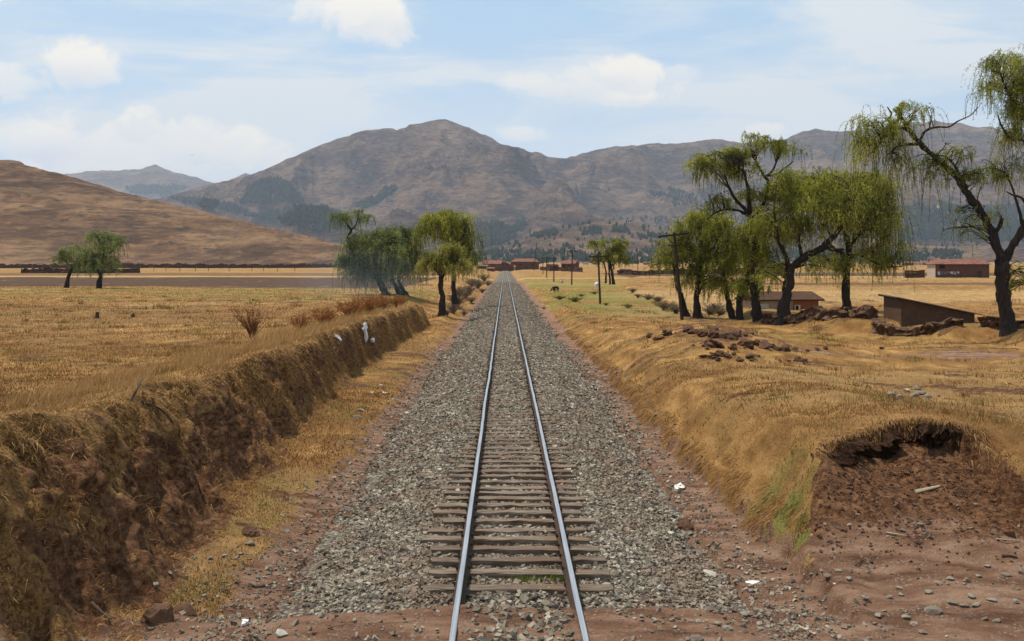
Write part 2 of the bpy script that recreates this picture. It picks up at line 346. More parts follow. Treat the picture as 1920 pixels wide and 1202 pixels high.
def grass_col(N, P, fine=True):
    a = N.noise(N.map(P, (1, .45, 1)), 1.3, 6, .65)
    b = N.noise(N.map(P, (1, 1, 1)), .16, 4, .6)
    c = N.noise(P, 21, 4, .7)
    base = N.ramp(a, [(.30, (.125, .060, .021)), (.44, (.235, .124, .042)), (.56, (.345, .188, .064)), (.72, (.465, .285, .112))])
    base = N.mix(N.m('MULTIPLY', N.step(b, .46, .60), .6), base, (.165, .078, .028))
    base = N.mix(N.m('MULTIPLY', N.step(c, .5, .68), .5), base, (.17, .09, .034))
    return base, a, c
def ground_mat(N):
    P = N.pos()
    base, a, c = grass_col(N, P)
    gcol = N.mix(c, (.075, .105, .018), (.19, .19, .045))
    col = N.mix(N.attr('green'), base, gcol)
    col = N.mix(N.m('MULTIPLY', N.attr('pale'), .55), col, (.50, .345, .165))
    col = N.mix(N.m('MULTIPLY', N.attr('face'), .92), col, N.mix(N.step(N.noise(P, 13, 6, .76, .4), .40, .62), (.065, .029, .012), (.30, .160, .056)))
    s = N.noise(N.map(P, (1, 1, 1.5)), 7, 7, .74, .3)
    s2 = N.noise(N.map(P, (1, 1, .4)), 2.1, 5, .6)
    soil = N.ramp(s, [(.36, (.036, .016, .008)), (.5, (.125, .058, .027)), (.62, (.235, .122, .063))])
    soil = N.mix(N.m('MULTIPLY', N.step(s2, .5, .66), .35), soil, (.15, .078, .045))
    d = N.noise(N.map(P, (.5, 1.6, 1)), 1.7, 6, .62)
    dirt = N.ramp(d, [(.34, (.105, .052, .031)), (.5, (.200, .109, .067)), (.64, (.29, .178, .117))])
    spk = N.n('ShaderNodeTexVoronoi', {'Vector': P, 'Scale': 17.0}, feature='F1')
    peb = N.m('MULTIPLY', N.step(spk.outputs['Distance'], .40, .25), N.step(N.noise(P, 2.3, 3), .42, .58))
    dirt = N.mix(N.m('MULTIPLY', peb, .6), dirt, N.mix(spk.outputs['Color'], (.16, .12, .10), (.40, .34, .29)))
    rag = N.m('MULTIPLY', N.m('SUBTRACT', N.noise(P, 7, 5, .7), .5), 1.3)
    col = N.mix(N.step(N.m('ADD', N.attr('dirt'), rag), .38, .62), col, dirt)
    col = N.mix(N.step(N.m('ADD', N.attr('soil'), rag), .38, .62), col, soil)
    fur = N.noise(N.map(P, (.02, .5, 1)), 1.0, 3, .7)
    pcol = N.mix(fur, (.042, .024, .015), (.115, .068, .041))
    ps = N.noise(N.map(P, (.35, .08, 1)), 1.0, 5, .7)
    pcol = N.mix(N.step(ps, .60, .72), pcol, (.26, .18, .12))
    col = N.mix(N.attr('plough'), col, pcol)
    h = N.m('ADD', N.m('MULTIPLY', s, .6), N.m('MULTIPLY', N.noise(P, 30, 4, .7), .5))
    return bsdf(N, col, .95, bump=h, bs=1.0, bd=.10, spec=.08)
M_ground = material('dry_ground', ground_mat)
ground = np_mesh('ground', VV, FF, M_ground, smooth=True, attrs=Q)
tag(ground, kind='structure')
def gz(X, Y): return land(np.atleast_1d(np.asarray(X, float)), np.atleast_1d(np.asarray(Y, float)))

# ------------------------------------------------------------------ hill and mountains
def hill_mesh(name, sil, Yf, Yr, cols, nrow, prof, relief, mat, base=0.0, seed=0, back=1.6, extra=None):
    ppx = np.linspace(sil[0][0], sil[-1][0], cols)
    zr = np.interp(ppx, [s[0] for s in sil], [s[1] for s in sil])
    t = np.concatenate([np.linspace(0, 1, nrow), 1 + np.linspace(.03, back - 1, 18)])
    T, PX = np.meshgrid(t, ppx, indexing='ij')
    yf = np.interp(ppx, [s[0] for s in Yf], [s[1] for s in Yf]); yr = np.interp(ppx, [s[0] for s in Yr], [s[1] for s in Yr])
    Yg = yf[None] + (yr - yf)[None] * T
    Xg = (PX - VX) / F * yr[None] * (Yg / yr[None]) ** .75
    u = np.clip(Xg / Yg * F + VX, ppx[0], ppx[-1])
    sy = np.interp(u, [s[0] for s in sil], [s[1] for s in sil])
    H = HC + (VY - sy) * yr[None] / F
    g_ = np.interp(T, [p[0] for p in prof], [p[1] for p in prof])
    z = base + (H - base) * g_
    env = np.clip(T * (1.0 - T) * 4, 0, 1) ** .8 * (T <= 1)
    z = z + relief(Xg, Yg, T) * env
    rough = (fbm(Xg * .012 * 8000 / np.mean(yr), Yg * .010 * 8000 / np.mean(yr), 3, seed + 7) + .7 * ridged(Xg * .005 * 8000 / np.mean(yr), Yg * .003 * 8000 / np.mean(yr), 4, seed + 9) - .3) * np.mean(yr) / F * 2.6
    z = z + rough * np.clip(T * 3, 0, 1) * (T <= 1)
    fine = fbm(Xg * .004 * 8000 / np.mean(yr), Yg * .004 * 8000 / np.mean(yr), 4, seed + 5)
    z = z + fine * np.mean(yr) / F * 3.0 * np.clip(T * 4, 0, 1)
    z = np.where(T > 1, z, np.minimum(z, np.where(T < 1, HC + (VY - sy) * Yg / F - np.mean(yr) / F * .3, z)))
    attrs = extra(Xg, Yg, T, u, z) if extra else None
    n0, n1 = T.shape; ix = np.arange(n0 * n1).reshape(n0, n1)
    Fc = np.stack([ix[:-1, :-1], ix[:-1, 1:], ix[1:, 1:], ix[1:, :-1]], -1).reshape(-1, 4)
    o = np_mesh(name, np.stack([Xg, Yg, z], -1), Fc, mat, smooth=True, attrs=attrs)
    tag(o, kind='structure')
    return o, (Xg, Yg, z, u, T)

def hill_mat(N):
    P = N.pos()
    Q1 = N.map(P, (.004, .0013, .011), (0, 0, R(-20)))
    a = N.noise(Q1, 3.0, 7, .66, .5)
    b = N.noise(N.map(P, (.02, .006, .05)), 2.5, 6, .7)
    col = N.ramp(a, [(.38, (.070, .040, .025)), (.49, (.145, .080, .043)), (.60, (.225, .132, .070))])
    col = N.mix(N.m('MULTIPLY', N.step(b, .51, .60), .7), col, (.090, .056, .036))
    st = N.noise(N.map(P, (.010, .003, .09), (0, R(13), 0)), 2.0, 5, .65)
    col = N.mix(N.m('MULTIPLY', N.step(st, .535, .62), .5), col, (.075, .050, .036))
    s3 = N.noise(N.map(P, (.055, .012, .22), (0, R(14), 0)), 1.3, 6, .72, .4)
    pm = N.step(N.noise(N.map(P, (.005, .0015, .018), (0, R(13), 0)), 2.0, 4), .44, .60)
    col = N.mix(N.m('MULTIPLY', N.m('MULTIPLY', N.step(s3, .52, .62), .85), N.m('ADD', .25, N.m('MULTIPLY', pm, .75))), col, (.050, .036, .026))
    col = N.mix(N.m('MULTIPLY', N.step(s3, .46, .38), .35), col, (.27, .165, .085))
    return bsdf(N, col, .95, bump=N.m('ADD', b, s3), bs=.8, bd=6.0, spec=.05)
def mtn_mat(N):
    P = N.pos()
    a = N.noise(N.map(P, (.0011, .0011, .0035)), 1.6, 8, .66, .5)
    b = N.noise(N.map(P, (.004, .0015, .016)), 1.5, 6, .68, .3)
    f = N.noise(P, .009, 5, .7)
    f2 = N.noise(N.map(P, (1, .45, 2.6)), .022, 6, .72)
    col = N.ramp(a, [(.38, (.050, .033, .027)), (.50, (.132, .079, .051)), (.60, (.245, .152, .092))])
    col = N.mix(N.m('MULTIPLY', N.step(b, .53, .62), .55), col, (.22, .15, .095))
    col = N.mix(N.m('MULTIPLY', N.step(b, .47, .38), .7), col, (.042, .036, .032))
    col = N.mix(N.m('MULTIPLY', N.step(f, .60, .70), .35), col, (.04, .045, .03))
    col = N.mix(N.m('MULTIPLY', N.step(f2, .48, .38), .55), col, (.026, .022, .021))
    col = N.mix(N.m('MULTIPLY', N.step(f2, .54, .64), .5), col, (.33, .22, .13))
    sc = N.m('MULTIPLY', N.step(N.noise(P, .0035, 4, .65), .68, .72), N.step(b, .5, .6))
    col = N.mix(sc, col, (.42, .34, .27))
    return bsdf(N, col, .95, bump=N.m('ADD', N.m('ADD', a, f), N.m('MULTIPLY', f2, .6)), bs=1.0, bd=80.0, spec=.02)
M_hill = material('dry_hillside', hill_mat)
M_mtn = material('bare_mountain', mtn_mat)

SIL_HILL = [(-900, 190), (-500, 232), (-200, 272), (0, 300), (25, 302), (60, 312), (130, 329), (190, 349), (250, 366), (320, 382), (380, 396), (440, 411), (500, 425), (560, 438), (600, 448), (640, 460), (680, 478), (720, 492), (760, 497)]
def relief_hill(X, Y, T): return 5 * fbm(X * .006, Y * .006, 4, 91) + 2.2 * fbm(X * .025, Y * .012, 4, 92)
hill, HG = hill_mesh('hill', SIL_HILL, [(-900, 640), (0, 760), (700, 1000), (760, 1080)], [(-900, 1350), (0, 1500), (700, 1500), (760, 1300)], 700, 170,
                     [(0, 0), (.08, .03), (.3, .22), (.6, .58), (.85, .9), (1, 1), (1.6, .5)], relief_hill, M_hill, base=1.5, seed=90)
SIL_MTN = [(-700, 390), (-200, 385), (200, 385), (300, 371), (350, 358), (420, 340), (450, 333), (480, 325), (520, 307), (560, 290), (600, 272), (640, 258), (670, 248), (690, 245), (728, 242), (745, 244), (760, 240), (767, 234.5), (776, 232.5), (790, 231), (804, 226.5), (820, 223), (834, 221.5), (846, 224.5), (860, 231), (900, 250), (940, 270), (962, 275), (972, 276), (1000, 288), (1030, 294), (1060, 297), (1090, 287), (1120, 280), (1150, 276), (1180, 274), (1250, 270), (1300, 266), (1340, 263), (1380, 267), (1420, 266), (1470, 262), (1500, 249), (1527, 242), (1560, 246), (1590, 247), (1660, 240), (1750, 230), (1850, 238), (1920, 250), (2200, 262), (2700, 300)]
def relief_mtn(X, Y, T):
    wx = 350 * fbm(X * .0006, Y * .0006, 3, 105); 
    r = ridged((X + wx) * .00085, Y * .00045 + .2, 6, 101, .52)
    r2 = ridged((X + wx * .5) * .0026 + 5, Y * .0013, 4, 107, .5)
    return 640 * (r - .48) + 270 * (r2 - .45) + 75 * fbm(X * .004, Y * .003, 4, 103)
mtn, MG = hill_mesh('mountains', SIL_MTN, [(-700, 4200), (700, 4400), (1000, 4600), (2700, 4600)], [(-700, 8000), (835, 8200), (1060, 9000), (2700, 9000)], 1100, 260,
                    [(0, 0), (.12, .04), (.35, .24), (.6, .5), (.85, .83), (1, 1), (1.6, .4)], relief_mtn, M_mtn, base=10, seed=100)
SIL_FAR = [(60, 345), (125, 323), (165, 320), (200, 318), (240, 317), (262, 315), (280, 311), (292, 310), (305, 314), (330, 322), (360, 331), (395, 340), (420, 344), (436, 334), (452, 326), (462, 322), (476, 326), (500, 335), (600, 350)]
far, FG = hill_mesh('far_mountains', SIL_FAR, [(60, 9500), (600, 9500)], [(60, 14000), (600, 14000)], 260, 90,
                    [(0, 0), (.3, .25), (.7, .7), (1, 1), (1.6, .5)], lambda X, Y, T: 300 * (ridged(X * .0007, Y * .0005, 5, 141) - .45), M_mtn, base=10, seed=140)
SIL_FOOT = [(860, 486), (900, 478), (930, 470), (960, 457), (1000, 442), (1060, 427), (1110, 418), (1160, 414), (1200, 418), (1240, 428), (1290, 436), (1350, 442), (1450, 447), (1600, 452), (1800, 462), (2100, 470)]
foot, OG = hill_mesh('foothills', SIL_FOOT, [(860, 3000), (2100, 3000)], [(860, 4300), (2100, 4300)], 420, 90,
                     [(0, 0), (.15, .08), (.5, .5), (.85, .92), (1, 1), (1.5, .75)], lambda X, Y, T: 22 * fbm(X * .003, Y * .003, 4, 151), M_mtn, base=8, seed=150)
# ------------------------------------------------------------------ permanent way: ballast, sleepers, rails
def bed_z(X, Y):
    d = np.abs(X - XT - .10 * fbm(Y * .25, 2.2, 2, 201))
    top = ip(Y, [(14, -.275), (22, -.255), (34, -.212), (50, -.170), (75, -.15), (700, -.15)])
    z = top + (-.60 - top) * S(1.35, 3.25 + 0 * Y, d + .12 * fbm(X * 1.1, Y * .6, 3, 202)) ** 1.1
    z = z + .022 * fbm(X * 3.1, Y * 3.1, 3, 203)
    z = z - .12 * (1 - S(14.0, 14.9, Y))
    return z
def ballast_mat(N):
    P = N.pos()
    v = N.n('ShaderNodeTexVoronoi', {'Vector': P, 'Scale': 15.0, 'Randomness': 1.0}, feature='F1')
    s = N.n('ShaderNodeSeparateColor', {0: v.outputs['Color']})
    col = N.ramp(s.outputs[0], [(.0, (.07, .058, .044)), (.35, (.15, .126, .097)), (.7, (.25, .215, .168)), (1.0, (.38, .33, .26))])
    big = N.noise(P, 1.1, 4, .6)
    col = N.mix(N.m('MULTIPLY', N.step(big, .45, .62), .45), col, (.155, .092, .058))
    dk = N.step(v.outputs['Distance'], .75, .40)
    h = N.m('SUBTRACT', 1.0, v.outputs['Distance'])
    return bsdf(N, N.mix(dk, (.055, .047, .04), col), .9, bump=h, bs=1.0, bd=.06, spec=.15)
M_bed = material('ballast_stone', ballast_mat)
br = np.concatenate([np.arange(14.0, 40, .07)]); br = list(br)
while br[-1] < 690: br.append(br[-1] * 1.006)
YB, DB = np.meshgrid(np.array(br), np.linspace(-3.35, 3.35, 150), indexing='ij'); XB = XT + DB
ZB = bed_z(XB, YB)
ix = np.arange(XB.size).reshape(XB.shape)
bedo = np_mesh('ballast_bed', np.stack([XB, YB, ZB], -1), np.stack([ix[:-1, :-1], ix[:-1, 1:], ix[1:, 1:], ix[1:, :-1]], -1).reshape(-1, 4), M_bed, smooth=True)
tag(bedo, kind='structure')

def stones_mesh(name, X, Y, Zc, R_, mat, seed=0):
    r = np.random.default_rng(seed); n = len(X)
    cube = np.array([(-1, -1, -1), (1, -1, -1), (1, 1, -1), (-1, 1, -1), (-1, -1, 1), (1, -1, 1), (1, 1, 1), (-1, 1, 1)], float) * .62
    q = np.array([(3, 2, 1, 0), (4, 5, 6, 7), (0, 1, 5, 4), (1, 2, 6, 5), (2, 3, 7, 6), (3, 0, 4, 7)])
    V = cube[None] * (1 + r.uniform(-.45, .35, (n, 8, 3)))
    V = V * np.stack([r.uniform(.8, 1.5, n), r.uniform(.65, 1.1, n), r.uniform(.45, .85, n)], -1)[:, None]
    a = r.uniform(0, 6.28, n); b = r.normal(0, .45, n); c = r.normal(0, .45, n)
    ca, sa, cb, sb, cc, sc = np.cos(a), np.sin(a), np.cos(b), np.sin(b), np.cos(c), np.sin(c)
    x, y, z = V[..., 0], V[..., 1], V[..., 2]
    y, z = y * cb[:, None] - z * sb[:, None], y * sb[:, None] + z * cb[:, None]
    x, z = x * cc[:, None] + z * sc[:, None], -x * sc[:, None] + z * cc[:, None]
    x, y = x * ca[:, None] - y * sa[:, None], x * sa[:, None] + y * ca[:, None]
    P = np.stack([x, y, z], -1) * R_[:, None, None] + np.stack([X, Y, Zc], -1)[:, None]
    Fc = q[None] + (np.arange(n) * 8)[:, None, None]
    return np_mesh(name, P, Fc.reshape(-1, 4), mat)
def stone_mat(N):
    i = N.island()
    col = N.ramp(i, [(.0, (.055, .044, .032)), (.3, (.140, .114, .083)), (.6, (.230, .190, .140)), (.85, (.33, .275, .205)), (.96, (.46, .40, .315)), (1.0, (.18, .10, .06))])
    P = N.pos(); d = N.noise(P, .9, 4, .6)
    col = N.mix(N.m('MULTIPLY', N.step(d, .43, .60), .55), col, (.165, .100, .062))
    g = N.noise(P, 60, 3, .6)
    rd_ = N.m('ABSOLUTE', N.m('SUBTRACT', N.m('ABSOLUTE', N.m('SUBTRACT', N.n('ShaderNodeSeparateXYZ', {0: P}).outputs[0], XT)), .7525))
    col = N.mix(N.m('MULTIPLY', N.step(rd_, .24, .08), .72), col, (.035, .022, .015))  # shadow lines along the rails painted into the stone colour, with grease staining
    col = N.mix(N.m('MULTIPLY', g, .4), col, (.14, .125, .105))
    return bsdf(N, col, .88, spec=.2)
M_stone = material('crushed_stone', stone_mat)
def sample_bed(n, y0, y1):
    Y = np.exp(rng.uniform(math.log(y0), math.log(y1), n)); d = rng.uniform(-3.5, 3.5, n)
    k = rng.uniform(0, 1, n) > S(ip(Y, [(13, 2.1), (22, 2.4), (40, 2.55)]), ip(Y, [(13, 3.1), (22, 3.3), (40, 3.45)]), np.abs(d) + .25 * fbm(d * .6, Y * .5, 2, 211))
    k &= rng.uniform(0, 1, n) < S(13.5, 16.2, Y + .25 * np.abs(d) + .8 * fbm(d, Y, 2, 215)) ** 1.3
    return d[k] + XT, Y[k]
X, Y = sample_bed(150000, 12.9, 80); Xf, Yf_ = sample_bed(42000, 72, 260); X = np.concatenate([X, Xf]); Y = np.concatenate([Y, Yf_])
rr = rng.uniform(.020, .046, len(X)) * (1 + (Y - 14) / 55) * rng.choice([1, 1, 1, 1.35], len(X))
rr = np.minimum(rr, .085); dr_ = np.abs(np.abs(X - XT) - .7525); kr = dr_ > .055 + rr; X, Y, rr, dr_ = X[kr], Y[kr], rr[kr], dr_[kr]
zz = np.maximum(bed_z(X, Y), land(X, Y)) + rr * rng.uniform(-.2, .55, len(X)); zz = np.where(np.abs(X - XT) < 1.1, np.minimum(zz, -.075 - rr * .55), zz)
inner = (np.abs(X - XT) < 1.0)
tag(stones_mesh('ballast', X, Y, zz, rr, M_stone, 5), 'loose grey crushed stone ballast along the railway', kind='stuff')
# scattered gravel on the dirt beside and before the track
n = 9000
Y = np.exp(rng.uniform(math.log(11.6), math.log(60), n)); d = rng.choice([-1, 1], n) * (2.9 + np.abs(rng.normal(0, .62, n)))
X = d + XT
n2_ = 3600; X2 = rng.uniform(-5, 13, n2_); Y2 = rng.uniform(11.7, 17.5, n2_)
n3_ = 170; X3 = rng.uniform(-.5, .8, n3_); Y3 = rng.uniform(11.5, 14.6, n3_)
X = np.concatenate([X, X2, X3]); Y = np.concatenate([Y, Y2, Y3])
keep = (np.abs(X - XT) < 4.6) | ((Y < 17.5) & (rng.uniform(0, 1, len(X)) < S(-.3, .6, fbm(X * .8, Y * 1.6, 3, 214)) * .8 + .08))
keep &= ~((np.abs(X - XT) > .64) & (np.abs(X - XT) < .9))
X, Y = X[keep], Y[keep]
rr = rng.uniform(.010, .034, len(X)) * (1 + (Y - 12) / 60) * rng.choice([.6, 1, 1, 1.5], len(X))
ctr = np.abs(X - XT) < .75
rr = np.where(ctr & (Y < 15), rng.uniform(.03, .065, len(X)), rr)
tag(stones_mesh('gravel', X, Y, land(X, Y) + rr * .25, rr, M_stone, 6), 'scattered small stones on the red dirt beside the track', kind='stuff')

def rail_side(N):
    P = N.pos(); a = N.noise(N.map(P, (6, .7, 6)), 2.0, 5, .6)
    return bsdf(N, N.ramp(a, [(.3, (.022, .013, .009)), (.6, (.050, .027, .017)), (.8, (.085, .048, .030))]), .8, spec=.2)
def rail_top(N):
    P = N.pos(); a = N.noise(N.map(P, (30, .35, 1)), 2.0, 5, .6)
    return bsdf(N, N.ramp(a, [(.3, (.30, .31, .33)), (.6, (.46, .47, .49)), (.8, (.55, .56, .58))]), N.ramp(a, [(.3, (.32,) * 3), (.7, (.48,) * 3)]), metal=.75, spec=.4)
M_rside = material('rusty_steel', rail_side); M_rtop = material('polished_steel', rail_top)
PROF = [(-.078, -.150), (.078, -.150), (.078, -.134), (.020, -.118), (.016, -.045), (.036, -.034), (.036, -.008), (.028, 0.0), (-.028, 0.0), (-.036, -.008), (-.036, -.034), (-.016, -.045), (-.020, -.118), (-.078, -.134)]
ry = list(np.arange(8, 120, .75)) + list(np.geomspace(120.5, 688, 90)); ry = np.array(ry)
def make_rail(side, label):
    off = XT + side * .7525
    wob = .010 * fbm(ry * .12, side * 3.1, 3, 221) + .006 * fbm(ry * .5, side * 7.7, 2, 222)
    zw = .006 * fbm(ry * .16, side * 5.1, 3, 223)
    V = []; k = len(PROF)
    for j, y in enumerate(ry):
        V += [(off + wob[j] + px_, y, pz_ + zw[j]) for px_, pz_ in PROF]
    Fs, mi = [], []
    for j in range(len(ry) - 1):
        for c in range(k):
            Fs.append((j * k + c, j * k + (c + 1) % k, (j + 1) * k + (c + 1) % k, (j + 1) * k + c)); mi.append(1 if c in (6, 7, 8) else 0)
    Fs.append(tuple(range(k - 1, -1, -1))); mi.append(0)
    t = thing('steel_rail', label, 'rail', (off, 8, 0))
    m = MB(); m.add([(a - off, b - 8, c) for a, b, c in V], Fs); m.mi = mi
    m.build('rail_bar', [M_rside, M_rtop], t)
    for yj in ([12.9, 24.6, 37.0, 49.2] if side < 0 else [17.15, 29.3, 41.8, 54.0]):      # joints
        wj = np.interp(yj, ry, wob)
        fp = MB()
        for sgn in (-1, 1):
            fp.box(sgn * .013 - .009 + wj, sgn * .013 + .009 + wj, -.30, .30, -.115, -.048)
            for bx in (-.22, -.08, .08, .22): fp.box(sgn * .030 - .012 + wj, sgn * .030 + .012 + wj, bx - .018, bx + .018, -.098, -.066)
        fp.build('fishplate', M_rside, t, loc=(0, yj - 8, 0))
    return t
make_rail(-1, 'long steel rail with worn grey top, left one of the track')
make_rail(1, 'long steel rail with worn grey top, right one of the track')

def wood_mat(N):
    P = N.obj(); oi = N.n('ShaderNodeObjectInfo').outputs['Random']
    Pv = N.n('ShaderNodeVectorMath', {0: P, 1: N.n('ShaderNodeCombineXYZ', {0: N.m('MULTIPLY', oi, 37.0), 1: N.m('MULTIPLY', oi, 91.0), 2: oi}).outputs[0]}, operation='ADD').outputs[0]
    a = N.noise(N.map(Pv, (.9, 16, 12)), 2.0, 6, .65)
    col = N.ramp(a, [(.30, (.034, .023, .016)), (.46, (.120, .088, .064)), (.60, (.225, .178, .135)), (.78, (.33, .27, .21))])
    b = N.noise(Pv, 1.6, 4, .6)
    col = N.mix(N.m('MULTIPLY', N.step(b, .46, .64), .6), col, (.145, .080, .048))
    col = N.mix(N.m('MULTIPLY', N.step(oi, .55, 1.0), .45), col, (.06, .042, .032))
    return bsdf(N, col, .9, bump=a, bs=.6, bd=.012, spec=.1)
M_wood = material('weathered_wood', wood_mat)
def sleeper_mesh(seed):
    r = np.random.default_rng(seed); nx = 15; w = .112; h = .17
    V, Fs = [], []
    prof = [(-w, -h), (w, -h), (w, -.012), (w - .012, 0), (-w + .012, 0), (-w, -.012)]
    L0, L1 = -1.30 + r.uniform(-.10, .10), 1.30 + r.uniform(-.10, .10)
    for i in range(nx):
        x = L0 + (L1 - L0) * i / (nx - 1)
        for (y, z) in prof:
            V.append((x + r.normal(0, .008), y + r.normal(0, .006) - (.02 * r.random() if i in (0, nx - 1) else 0) * np.sign(y), z + r.normal(0, .005) - (.012 * r.random() if z > -.1 else 0)))
    k = len(prof)
    Fs = [(i * k + c, i * k + (c + 1) % k, (i + 1) * k + (c + 1) % k, (i + 1) * k + c) for i in range(nx - 1) for c in range(k)]
    Fs += [tuple(range(k - 1, -1, -1)), tuple((nx - 1) * k + c for c in range(k))]
    me = bpy.data.meshes.new('plank'); me.from_pydata(V, [], [f[::-1] for f in Fs]); me.materials.append(M_wood); me.update()
    return me
smesh = [sleeper_mesh(300 + i) for i in range(9)]
cb = MB(); cb.box(-.085, .085, -.075, .075, -.001, .012); cb.box(-.1, -.06, -.03, .03, .012, .045); cb.box(.06, .1, -.03, .03, .012, .045)
cb.tube([(-.088, 0, .03), (-.088, 0, .062)], .016, 6); cb.tube([(.088, 0, .03), (.088, 0, .062)], .016, 6)
clip0 = None
y = 14.95; si = 0; used_l = set()
def sleeper_label(i, y):
    if y < 15.2: return 'half buried sleeper, nearest of all to the dirt crossing', None
    if y < 15.9: return 'pale wooden sleeper standing clear of the ballast, second from the dirt crossing', None
    if y < 16.5: return 'weathered wooden sleeper with green grass sprouting behind it, third from the crossing', None
    if y < 30: return 'weathered wooden sleeper lying exposed in the near ballast', 'exposed wooden sleepers under the rails near the crossing'
    if y < 48: return 'wooden sleeper sunk level with the ballast further along the track', 'sunken wooden sleepers along the middle of the track'
    return 'wooden sleeper almost covered by ballast far along the track', 'almost buried wooden sleepers far along the track'
while y < 92:
    top = ip(y, [(14, -.152), (60, -.152)]) 
    sink = abs(rng.normal(0, .014)) if y < 36 else max(0, rng.normal(.0, .010))
    lab, grp = sleeper_label(si, y)
    t = thing('wooden_sleeper', lab, 'sleeper', (XT + rng.normal(0, .07), y, top - .002 - sink - (.035 if si == 0 else 0)), rng.normal(0, .020), grp)
    pl_ = bpy.data.objects.new('plank', smesh[int(rng.integers(0, 9))]); COL.objects.link(pl_); pl_.parent = t
    pl_.rotation_euler = (rng.normal(0, .02), rng.normal(0, .004), math.pi * int(rng.integers(0, 2)))
    if y < 45:
        for sgn in (-1, 1):
            if clip0 is None: clip0 = cb.build('rail_chair', M_rside, t); c = clip0
            else: c = clip0.copy(); COL.objects.link(c); c.parent = t
            c.location = (sgn * .7525 + XT - t.location.x, 0, .0)
    y += .60 + rng.normal(0, .06); si += 1
# ------------------------------------------------------------------ dry grass
def blade_mat(N):
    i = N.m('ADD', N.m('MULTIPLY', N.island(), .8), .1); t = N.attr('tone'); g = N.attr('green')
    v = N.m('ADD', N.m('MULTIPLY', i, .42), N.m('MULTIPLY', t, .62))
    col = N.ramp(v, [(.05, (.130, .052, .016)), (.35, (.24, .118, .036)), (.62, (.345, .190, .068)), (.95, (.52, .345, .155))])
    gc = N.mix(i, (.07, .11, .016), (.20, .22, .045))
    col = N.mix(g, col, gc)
    d = bsdf(N, col, .75, spec=.15)
    tr = N.n('ShaderNodeBsdfTranslucent', {'Color': col}).outputs[0]
    return N.n('ShaderNodeMixShader', {0: .22, 1: d, 2: tr}).outputs[0]
M_blade = material('dry_grass_blades', blade_mat)
class Blades:
    def __init__(s): s.P = []; s.D = []; s.Wd = []; s.B = []; s.tone = []; s.green = []
    def add(s, P, D, Wd, bend, tone, green):
        n = len(P); s.P.append(P); s.D.append(D); s.Wd.append(np.broadcast_to(Wd, (n,))); s.B.append(bend); s.tone.append(np.broadcast_to(tone, (n,))); s.green.append(np.broadcast_to(green, (n,)))
    def build(s, name, label):
        P = np.concatenate(s.P); D = np.concatenate(s.D); Wd = np.concatenate(s.Wd); B = np.concatenate(s.B); to = np.concatenate(s.tone); gr = np.concatenate(s.green)
        n = len(P); az = rng.normal(0, .9, n)
        side = np.stack([np.cos(az), np.sin(az), np.zeros(n)], -1) * Wd[:, None] * .5
        m = P + D * .5 + B * .25; e = P + D + B
        V = np.stack([P - side, P + side, m + side * .75, m - side * .75, e + side * .15, e - side * .15], 1)
        b = (np.arange(n) * 6)[:, None, None]
        Fc = (np.array([[0, 1, 2, 3], [3, 2, 4, 5]])[None] + b).reshape(-1, 4)
        o = np_mesh(name, V, Fc, M_blade, attrs={'tone': np.repeat(to, 6), 'green': np.repeat(gr, 6)})
        tag(o, label, kind='stuff'); return o
def leans(n, amt):
    a = rng.uniform(0, 6.283, n); r = np.abs(rng.normal(0, amt, n))
    return np.stack([np.cos(a) * r, np.sin(a) * r, np.ones(n)], -1)
bl = Blades()
def cover(N_, y0, y1, umax, Lf, Wf):
    Y = np.exp(rng.uniform(math.log(y0), math.log(y1), N_)); X = rng.uniform(-umax, umax, N_) * Y
    k = (np.abs(X - XT) > 3.5); X, Y = X[k], Y[k]
    z, q = land(X, Y, True)
    p = (1 - np.clip(q['dirt'] * 1.15, 0, 1)) * (1 - .93 * q['soil']) * (1 - q['plough'])
    pat = .35 + .65 * S(-.5, .4, fbm(X * .55, Y * .55, 3, 231))
    k = rng.uniform(0, 1, len(X)) < p * pat
    X, Y, z = X[k], Y[k], z[k]; gr = q['green'][k]; n = len(X)
    e = .06; sx_ = (land(X + e, Y) - z) / e; sy_ = (land(X, Y + e) - z) / e
    st = np.clip(np.hypot(sx_, sy_), 0, 3)
    L = Lf(Y) * (1 - .5 * S(7, 11, X)) * rng.uniform(.5, 1.4, n) * (.7 + .6 * vn(X * 1.2, Y * 1.2, 233)) * (1 + .1 * np.clip(st - .5, 0, 1))
    D = leans(n, .85) - np.stack([sx_, sy_, np.zeros(n)], -1) * np.clip(st, 0, 1)[:, None] * .55
    D = D / np.linalg.norm(D, axis=1)[:, None] * L[:, None]
    B = -np.stack([sx_, sy_, .8 * st + .25], -1) * L[:, None] * .24
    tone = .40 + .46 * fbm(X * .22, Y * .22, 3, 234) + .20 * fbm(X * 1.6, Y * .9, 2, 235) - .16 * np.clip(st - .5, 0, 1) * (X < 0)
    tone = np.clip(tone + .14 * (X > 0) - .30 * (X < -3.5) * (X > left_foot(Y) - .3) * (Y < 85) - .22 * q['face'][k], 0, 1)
    greeny = (rng.uniform(0, 1, n) < gr * .85) * rng.uniform(.5, 1, n)
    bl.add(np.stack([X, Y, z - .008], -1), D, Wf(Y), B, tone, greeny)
cover(300000, 11.3, 40, .58, lambda Y: .045 + .0009 * Y, lambda Y: .005 + .00042 * Y)
cover(170000, 34, 190, .55, lambda Y: .035 + .0005 * Y, lambda Y: .006 + .00055 * Y)
